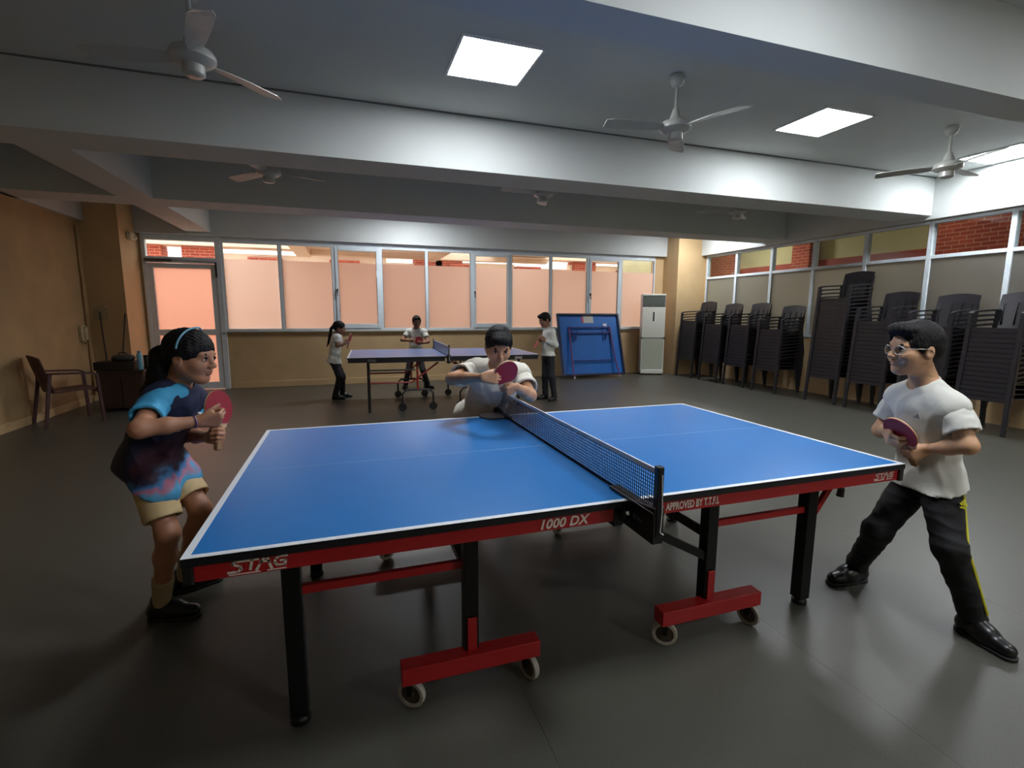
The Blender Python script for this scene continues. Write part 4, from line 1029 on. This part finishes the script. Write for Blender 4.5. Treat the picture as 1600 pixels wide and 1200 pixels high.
    def shorts(s, m, frac, top, r=(.088, .088)):
        J, w = s.J, s.w; parts = []; top = V3(*top)
        for q in 'RL':
            S = SDF(); S.ell(J['pelvis'] - s.up * .02, V3(.130, .10, .10) * w, s.T, .04); b = lerp(J['hip' + q], J['kn' + q], frac); d = unit(b - J['hip' + q])
            S.cone(J['hip' + q], b + d * .02, r[0] * w, r[1] * w, .03)
            def post(F, P, b=b, d=d):
                F = F + .003 * noise3(P, 34, 4); F = np.maximum(F, -(F + .013)); F = np.maximum(F, (P - b) @ d); return np.maximum(F, (P - top) @ s.up)
            parts.append((S, s.hc, post))
        v, f = sdf_parts(parts); return np_obj('shorts', v, f, m, s.root, s.O)
def T_hand(W, D, T, right, **k):
    D = unit(V3(*D)); T = V3(*T); T = unit(T - D * (T @ D)); N = np.cross(T, D) if right else np.cross(D, T)
    return hand_sdf(W, D, N, right, **k), D, N
def grip_hand(G, D, T, right, s=.86, **k):
    """hand closed round a handle whose centre is G and whose axis is T"""
    T = unit(V3(*T)); D = V3(*D); D = unit(D - T * (D @ T)); N = np.cross(T, D) if right else np.cross(D, T)
    W = V3(*G) - D * .078 * s - N * .021 * s
    return W, D, T

# ================================================================== girl at the left end of the table
P1 = Person('girl', 'person in navy and sky-blue sports shirt and beige shorts at the left', True, .96)
J = P1.J; sk1 = skin_mat('warm_brown', (178, 126, 96))
hd1 = Head(J['head'], (.94, -.30, -.14), (.14, 0, 1), .222)
n1 = V3(.89, -.46, .12); h1 = unit(V3(.44, .03, .88)); h1 = unit(h1 - unit(n1) * (h1 @ unit(n1)))
paddle('red paddle held up by the person in the navy and sky-blue shirt', J['blade'], h1, n1)
G1 = J['blade'] - h1 * .118
W, D, T = grip_hand(G1, (.7, -.6, -.35), h1, False); J['wrL'] = W
hL, _, _ = T_hand(W, D, T, False, curl=(72, 85, 50), thumb=(.55, .45, .6), elbow=J['elL'])
hR, _, _ = T_hand(J['wrR'], (.95, .25, -.02), (.05, -.35, .9), True, curl=(66, 92, 60), thumb=(.8, .35, .55), elbow=J['elR'])
P1.body(hd1, [hL, hR], sk1, leg=.95)
add_face(P1.root, hd1, P1.O, (156, 100, 82), 'girl', .7)
# shirt: navy, with a maroon mottled middle and a sky-blue and pink printed hem
def print_shirt():
    m = bpy.data.materials.new('navy_printed_jersey'); m.use_nodes = True; nt = m.node_tree; b = nt.nodes['Principled BSDF']; b.inputs['Roughness'].default_value = .7
    tc = nt.nodes.new('ShaderNodeTexCoord'); sp = nt.nodes.new('ShaderNodeSeparateXYZ'); nt.links.new(tc.outputs['Object'], sp.inputs[0])
    n = nt.nodes.new('ShaderNodeTexNoise'); n.inputs['Scale'].default_value = 10; n.inputs['Detail'].default_value = 3; nt.links.new(tc.outputs['Object'], n.inputs['Vector'])
    def math_(op, a, bv):
        k = nt.nodes.new('ShaderNodeMath'); k.operation = op
        for i, q in enumerate((a, bv)):
            if isinstance(q, (int, float)): k.inputs[i].default_value = q
            else: nt.links.new(q, k.inputs[i])
        return k.outputs[0]
    # height along the leaning body, plus noise
    hgt = math_('SUBTRACT', sp.outputs['Z'], math_('MULTIPLY', sp.outputs['X'], .35))
    hgt = math_('ADD', hgt, math_('MULTIPLY', math_('SUBTRACT', n.outputs['Fac'], .5), .2))
    rp = nt.nodes.new('ShaderNodeValToRGB'); e = rp.color_ramp.elements
    e[0].position = 0; e[0].color = (*srgb((78, 160, 206)), 1); e[1].position = 1; e[1].color = (*srgb((24, 30, 62)), 1)
    for p_, c in ((.10, (78, 160, 206)), (.16, (186, 110, 130)), (.22, (60, 120, 176)), (.30, (34, 30, 56)), (.42, (70, 30, 46)), (.55, (52, 28, 48)), (.66, (24, 28, 58))):
        q = e.new(p_); q.color = (*srgb(c), 1)
    mr = nt.nodes.new('ShaderNodeMapRange'); mr.inputs['From Min'].default_value = .58; mr.inputs['From Max'].default_value = 1.0
    nt.links.new(hgt, mr.inputs['Value']); nt.links.new(mr.outputs[0], rp.inputs['Fac'])
    # the back stays plain navy
    mx = nt.nodes.new('ShaderNodeMix'); mx.data_type = 'RGBA'; mx.inputs[6].default_value = (*srgb((22, 26, 54)), 1)
    bk = nt.nodes.new('ShaderNodeMapRange'); bk.inputs['From Min'].default_value = -.075; bk.inputs['From Max'].default_value = -.045
    lean = math_('SUBTRACT', sp.outputs['X'], math_('MULTIPLY', math_('SUBTRACT', sp.outputs['Z'], .68), .42))
    nt.links.new(lean, bk.inputs['Value']); nt.links.new(bk.outputs[0], mx.inputs[0]); nt.links.new(rp.outputs['Color'], mx.inputs[7]); nt.links.new(mx.outputs[2], b.inputs['Base Color'])
    return m
navy_m = print_shirt(); sky_m = mat('sky_blue_jersey', (70, 168, 216), .65, noise=.06)
so = P1.shirt(navy_m, J['pelvis'] - P1.up * .045, None, .62, sleeve_m=sky_m, g=.010, low=.05, amp=.005, r_end=.064, hipr=.088)
yoke = SDF(); yoke.cone(J['shR'] + P1.fwd * .012 + P1.up * .012, lerp(J['shR'], J['neck'], .62) + P1.fwd * .03, .054, .045, .02)
v, f = sdf_parts([(yoke, .0065, lambda F, P: F + .003 * noise3(P, 40, 2))]); np_obj('shoulder_panel', v, f, sky_m, so, P1.O)
# small white print marks on the chest
cf = J['chest'] + P1.fwd * .105 + P1.up * .02
for dx, dz, sz in ((-.075, .0, .020), (.055, .035, .011)):
    c = cf + P1.lat * dx + P1.up * dz - P1.O
    S = SDF(); S.ell(c + P1.O, (sz, .012, sz * .6), P1.T, .005); v, f = sdf_parts([(S, .003, None)]); np_obj('print_mark', v, f, mat('white_print', (226, 226, 226), .6), so, P1.O)
P1.shorts(mat('beige_cotton', (214, 188, 140), .75, noise=.05, bump=.1), .80, J['pelvis'] + P1.up * .05, r=(.080, .076))
# hair drawn back into a low bunch, with a pale blue band
S = SDF(); hd1.ell(S, (-.014, 0, .030), (.102, .084, .088), k=.01); hd1.ell(S, (-.05, 0, -.012), (.05, .066, .05), k=.02)
for s in (-1, 1): hd1.cone(S, (.03, .066 * s, .03), (-.02, .078 * s, -.002), .018, .014, k=.02)
hd1.ell(S, (.112, 0, -.030), (.062, .082, .072), k=.006, sub=True)
for s in (-1, 1): hd1.ell(S, (-.004, .09 * s, -.024), (.022, .026, .026), k=.006, sub=True)
tail = [hd1.P(-.095, 0, .01), hd1.P(-.125, .005, -.02), V3(-1.70, .285, 1.13), V3(-1.745, .295, 1.05), V3(-1.775, .30, .97)]
for i in range(4): S.cone(tail[i], tail[i + 1], (.030, .042, .046, .036)[i], (.042, .046, .036, .016)[i], .02)
def hp(F, P):
    L = (P - hd1.C) @ hd1.M.T
    return F + .0022 * noise3(P, 170, 3) + .0016 * np.sin(np.arctan2(L[..., 1], L[..., 2] + .02) * 50)
v, f = sdf_parts([(S, .0042, hp)]); ho = np_obj('hair', v, f, hair_m, P1.root, P1.O)
pts = [tuple(hd1.P(.022 - .03 * abs(math.cos(a)), .0885 * math.cos(a), .032 + .092 * math.sin(a)) - P1.O) for a in [math.pi * k / 16 for k in range(17)]]
MB().tube(pts, .0042, 8).build('headband', mat('pale_blue_band', (120, 176, 204), .4), P1.root, smooth=True)
MB().lathe([(.020, -.005), (.026, 0), (.020, .005)], tuple(hd1.P(-.098, 0, .008) - P1.O), tuple(-hd1.f), 16).build('hair_tie', mat('hair_tie', (30, 26, 34), .7), ho)
MB().lathe([(.0245, -.004), (.0265, 0), (.0245, .004)], tuple(lerp(J['wrR'], J['elR'], .06) - P1.O), tuple(unit(J['elR'] - J['wrR'])), 18).build('bracelet', mat('violet_bracelet', (96, 72, 110), .4), P1.root)
sock = mat('grey_beige_sock', (168, 148, 116), .85, noise=.06, bump=.2, bscale=200)
for q in 'RL':
    S = SDF(); a, b = J['an' + q], lerp(J['an' + q], J['kn' + q], .36); S.cone(a - V3(0, 0, .03), b, .034, .044, .01)
    d = unit(b - a)
    v, f = sdf_parts([(S, .006, lambda F, P: np.maximum(F, (P - b) @ d))]); sk_o = np_obj('sock', v, f, sock, P1.root, P1.O)
    for t_ in (.27, .31):
        c = lerp(J['an' + q], J['kn' + q], t_) - P1.O
        MB().lathe([(.0415, -.003), (.0432, 0), (.0415, .003)], tuple(c), tuple(d), 20).build('sock_stripe', mat('dark_sock_stripe', (70, 62, 56), .8), sk_o)
shoe(P1.root, P1.O, J['anR'], (.96, -.25, 0), .225); shoe(P1.root, P1.O, J['anL'], (.9, .3, 0), .225)

# ================================================================== boy at the right end of the table
P2 = Person('boyR', 'person with glasses in a white T-shirt and black striped track pants at the right', True, 1.0)
J = P2.J; sk2 = skin_mat('light_tan', (206, 160, 124))
hd2 = Head(J['head'], (-.94, .32, .0), (-.05, .02, 1), .226)
n2 = unit(V3(-.78, .10, -.46)); h2 = V3(-.02, .05, 1); h2 = unit(h2 - n2 * (h2 @ n2))
paddle('red paddle held by the person with glasses at the right', J['blade'], h2, n2)
G2 = J['blade'] - h2 * .115
W, D, T = grip_hand(G2, (-.85, .35, -.1), h2, False); J['wrL'] = W
hL, _, _ = T_hand(W, D, T, False, curl=(68, 82, 48), thumb=(.6, .4, .6), elbow=J['elL'])
J['wrR'] = J['blade'] + V3(.035, .085, -.01)
hR, _, _ = T_hand(J['wrR'], (-.55, -.62, -.35), (-.2, -.15, .95), True, curl=(40, 60, 40), thumb=(.8, .3, .5), elbow=J['elR'])
P2.body(hd2, [hL, hR], sk2)
add_face(P2.root, hd2, P2.O, (188, 130, 106), 'boyR')
white_t = mat('white_cotton', (216, 216, 208), .8, noise=.03, bump=.5, bscale=13)
so = P2.shirt(white_t, J['pelvis'] - P2.up * .045, None, .66, g=.010, low=.05, amp=.0055, r_end=.066, seed=11, hipr=.082, neck_r=.064)
tr = P2.trousers(mat('black_track_pants', (17, 17, 21), .8, noise=.08), J['pelvis'] + P2.up * .06)
yel = mat('yellow_stripe', (206, 198, 40), .6)
latL = unit(J['hipL'] - J['hipR'])
for k in (-1, 0, 1):        # three yellow side stripes down the outer left leg
    pts = []
    for seg, (a, b, ra, rb) in enumerate(((J['hipL'], J['knL'], .080, .057), (J['knL'], J['anL'], .057, .047))):
        d = unit(b - a); o_ = V3(.50, -.85, .05); o_ = unit(o_ - d * (o_ @ d)); sd = np.cross(d, o_)
        for t_ in np.linspace(.0 if seg == 0 else .06, .98 if seg == 0 else .93, 12):
            ang = k * .2; r_ = ra + (rb - ra) * t_ + .0045
            pts.append(tuple(lerp(a, b, t_) + (o_ * math.cos(ang) + sd * math.sin(ang)) * r_ - P2.O))
    MB().tube(pts, .0042, 6).build('side_stripe', yel, tr)
# yellow three-bar triangular emblem on the thigh
a, b = J['hipL'], J['knL']; d = unit(b - a); o_ = V3(-.1, -1, .1); o_ = unit(o_ - d * (o_ @ d)); sd = -np.cross(d, o_)
base = lerp(a, b, .40) + o_ * .084 - P2.O
em = MB(); ex_, ey_ = Vector(sd), Vector(-d)
for x0, hgt in ((-.022, .010), (-.006, .019), (.010, .029)):
    em.prism([(x0, 0), (x0 + .012, 0), (x0 + .012 - hgt * .45, hgt), (x0 - hgt * .45, hgt * .8)], (Vector(base), ex_, ey_), .002)
em.build('emblem', yel, tr)
text_obj('emblem_lettering', 'adidas', .016, yel, tr, Matrix.Translation(Vector(base) + ey_ * -.014 - ex_ * .026) @ Matrix((ex_, ey_, ex_.cross(ey_))).transposed().to_4x4(), off=.0003)
# faint grey print on the chest and a thin line on the sleeve
cf = J['chest'] + P2.fwd * .116 + P2.up * .055 + P2.lat * .065
em = MB(); fr = (Vector(cf - P2.O), Vector(P2.lat), Vector(P2.up))
for x0, hgt in ((-.016, .008), (-.004, .015), (.008, .022)): em.prism([(x0, 0), (x0 + .008, 0), (x0 + .008 - hgt * .4, hgt), (x0 - hgt * .4, hgt * .8)], fr, .003)
em.build('chest_emblem', mat('pale_grey_print', (160, 160, 168), .7), so)
hair_short(P2.root, hd2, P2.O, .0042, fringe=.072, amp=.004, top=1.06, seed=4)
# spectacles
lens_m = lens_mat('spectacle_lens'); gl_m = mat('clear_spectacle_frame', (196, 186, 172), .25); fr_ = MB()
gs = None
for s in (-1, 1):
    pts = [tuple(hd2.P(.094 - .010 * abs(math.cos(a)) * (1 if math.cos(a) > 0 else .2), (.032 + .0235 * math.cos(a)) * s, -.004 + .0185 * math.sin(a)) - P2.O) for a in [2 * math.pi * k / 20 for k in range(21)]]
    fr_.tube(pts, .0021, 6)
    fr_.tube([tuple(hd2.P(.086, .0555 * s, .002) - P2.O), tuple(hd2.P(.05, .077 * s, .004) - P2.O), tuple(hd2.P(-.005, .085 * s, .004) - P2.O), tuple(hd2.P(-.02, .084 * s, -.012) - P2.O)], .0018, 6)
fr_.tube([tuple(hd2.P(.097, -.009, .0) - P2.O), tuple(hd2.P(.100, 0, .003) - P2.O), tuple(hd2.P(.097, .009, .0) - P2.O)], .0018, 6)
gs = fr_.build('glasses', gl_m, P2.root)
for s in (-1, 1):
    pts = [hd2.P(.0925 - .009 * abs(math.cos(a)), (.032 + .0225 * math.cos(a)) * s, -.004 + .0175 * math.sin(a)) - P2.O for a in [2 * math.pi * k / 20 for k in range(20)]]
    MB().add([tuple(q) for q in pts], [tuple(range(20))]).build('lens', lens_m, gs)
shoe(P2.root, P2.O, J['anR'], (-.98, .1, 0), .235); shoe(P2.root, P2.O, J['anL'], (-.25, -.97, 0), .235)

# ================================================================== boy leaning over the far side of the table
P3 = Person('boyC', 'person in a white polo shirt leaning over the net behind the near blue table', True, 1.05)
J = P3.J; sk3 = skin_mat('tan', (204, 152, 116))
hd3 = Head(J['head'] + V3(0, 0, .012), (-.10, -.90, -.42), (0, -.25, 1), .216, 1.03)
n3 = unit(V3(.19, -.81, -.40)); h3 = V3(-.22, -.05, .97); h3 = unit(h3 - n3 * (h3 @ n3))
paddle('red paddle held in front of the chin of the person in the polo shirt', J['blade'], h3, n3)
G3 = J['blade'] - h3 * .118
W, D, T = grip_hand(G3, (-.85, -.4, .1), h3, False); J['wrL'] = W
hL, _, _ = T_hand(W, D, T, False, curl=(70, 84, 48), thumb=(.6, .4, .6), elbow=J['elL'])
hR, _, _ = T_hand(J['wrR'], (.97, -.22, -.02), (.1, .1, .95), True, s=.9, curl=(50, 84, 55), thumb=(.85, .25, .4), elbow=J['elR'])
P3.body(hd3, [hL, hR], sk3, fat=1.1)
add_face(P3.root, hd3, P3.O, (184, 122, 100), 'boyC', 1.2)
polo = mat('white_polo_cotton', (226, 222, 208), .8, noise=.03, bump=.5, bscale=12)
so = P3.shirt(polo, J['pelvis'] - P3.up * .17, (0, -.2, 1), .62, g=.018, low=.08, amp=.006, r_end=.072, seed=21, neck_r=.066, hipr=.092)
# turned-down collar and placket
for s in (-1, 1):
    c0 = J['neck'] + P3.up * .012
    pts = [c0 + P3.lat * .060 * s * math.sin(a) + P3.fwd * (-.062 * math.cos(a)) - P3.up * (.016 * (1 - math.cos(a))) for a in [math.pi * k / 10 for k in range(11)]]
    S = SDF()
    for i in range(10): S.cone(pts[i] + P3.up * .004, pts[i + 1] + P3.up * .004, .011, .011, .01)
    S.cone(pts[10], pts[9] - P3.up * .035 + P3.lat * .012 * s + P3.fwd * .02, .009, .012, .01)
    v, f = sdf_parts([(S, .005, None)]); np_obj('collar', v, f, polo, so, P3.O)
hair_short(P3.root, hd3, P3.O, .0042, fringe=.060, amp=.003, top=1.05, seed=9)
P3.trousers(mat('charcoal_trousers', (40, 40, 46), .7, noise=.08), J['pelvis'] + P3.up * .05)
shoe(P3.root, P3.O, J['anR'], (-.2, -1, 0), .235); shoe(P3.root, P3.O, J['anL'], (.2, -1, 0), .235)

# ================================================================== three players round the far table
def far_person(key, label, head_f, sk, lip, shirt_m, tr_m, sleeve, toeR, toeL, w, H, hands, hair=True, hem=.05):
    P = Person(key, label, False, w); J = P.J; hd = Head(J['head'], head_f, (0, 0, 1), H)
    hs = [T_hand(J['wr' + ('R' if r else 'L')], D, T, r, s=.8, curl=c, thumb=(.7, .4, .5), elbow=J['el' + ('R' if r else 'L')])[0] for (r, D, T, c) in hands]
    P.body(hd, hs, sk); add_face(P.root, hd, P.O, lip, key)
    P.shirt(shirt_m, J['pelvis'] - P.up * hem, None, sleeve, g=.014, low=.06, amp=.004, r_end=.06, seed=31)
    P.trousers(tr_m, J['pelvis'] + P.up * .06, r=(.074, .056, .05))
    if hair: hair_short(P.root, hd, P.O, .006, fringe=.066, amp=.003, top=1.04, seed=6)
    shoe(P.root, P.O, J['anR'], toeR, .21); shoe(P.root, P.O, J['anL'], toeL, .21)
    return P, hd
dark_tr = mat('dark_navy_trousers', (26, 28, 36), .7, noise=.08); grey_tr = mat('dark_grey_trousers', (46, 46, 50), .7, noise=.08)
sk4 = skin_mat('brown', (150, 104, 80))
P4, hd4 = far_person('kidL', 'person with a long plait and white shirt at the left end of the far table', (.97, -.12, -.1), sk4, (130, 80, 70), white_t, dark_tr, .6,
                     (.95, -.2, 0), (.98, .1, 0), .86, .205, [(True, (.75, .2, .5), (-.4, -.1, .9), (50, 70, 40)), (False, (.75, -.2, .5), (-.4, -.1, .9), (50, 70, 40))], hair=False)
S = SDF(); hd4.ell(S, (-.014, 0, .030), (.104, .086, .090), k=.01); hd4.ell(S, (-.05, 0, -.01), (.05, .066, .05), k=.02)
hd4.ell(S, (.112, 0, -.030), (.062, .084, .072), k=.006, sub=True)
tl = [hd4.P(-.10, 0, .02), hd4.P(-.135, 0, -.03), hd4.P(-.15, 0, -.15), hd4.P(-.165, 0, -.27), hd4.P(-.18, 0, -.34)]
for i in range(4): S.cone(tl[i], tl[i + 1], (.026, .024, .022, .018)[i], (.024, .022, .018, .010)[i], .01)
v, f = sdf_parts([(S, .006, lambda F, P: F + .003 * noise3(P, 120, 3))]); np_obj('hair', v, f, hair_m, P4.root, P4.O)
P5, hd5 = far_person('kidM', 'person in white shirt standing behind the far table by the windows', (.02, -.98, -.12), sk4, (130, 80, 70), white_t, grey_tr, .55,
                     (-.35, -.9, 0), (.6, -.8, 0), .90, .21, [(True, (.9, -.4, 0), (0, -.1, .95), (60, 80, 50)), (False, (-.9, -.4, 0), (0, -.1, .95), (60, 80, 50))], hem=.03)
P6, hd6 = far_person('kidR', 'person in long-sleeved white shirt standing at the right end of the far table', (-.95, -.1, -.28), sk4, (130, 80, 70), white_t, dark_tr, 1.2,
                     (-.95, -.1, 0), (-.75, -.5, 0), .92, .215, [(True, (-.9, -.1, .1), (0, -.1, .95), (60, 80, 50)), (False, (-.8, .1, .45), (-.3, 0, .9), (40, 50, 30))], hem=.0)
def far_paddle(label, P, side, hdir, nrm, off):
    c = P.J['wr' + side] + V3(*off); paddle(label, tuple(c), hdir, nrm)
far_paddle('red paddle held by the person with the long plait at the far table', P4, 'R', (.25, .1, .9), (.95, -.2, .0), (.09, .06, .09))
far_paddle('red paddle held flat to the chest of the person behind the far table', P5, 'R', (.95, -.15, -.1), (.1, -.98, .1), (.155, -.06, -.005))
far_paddle('red paddle held edge-on by the person at the right end of the far table', P6, 'R', (-.45, -.15, -.85), (-.8, .1, .5), (-.09, -.01, -.06))
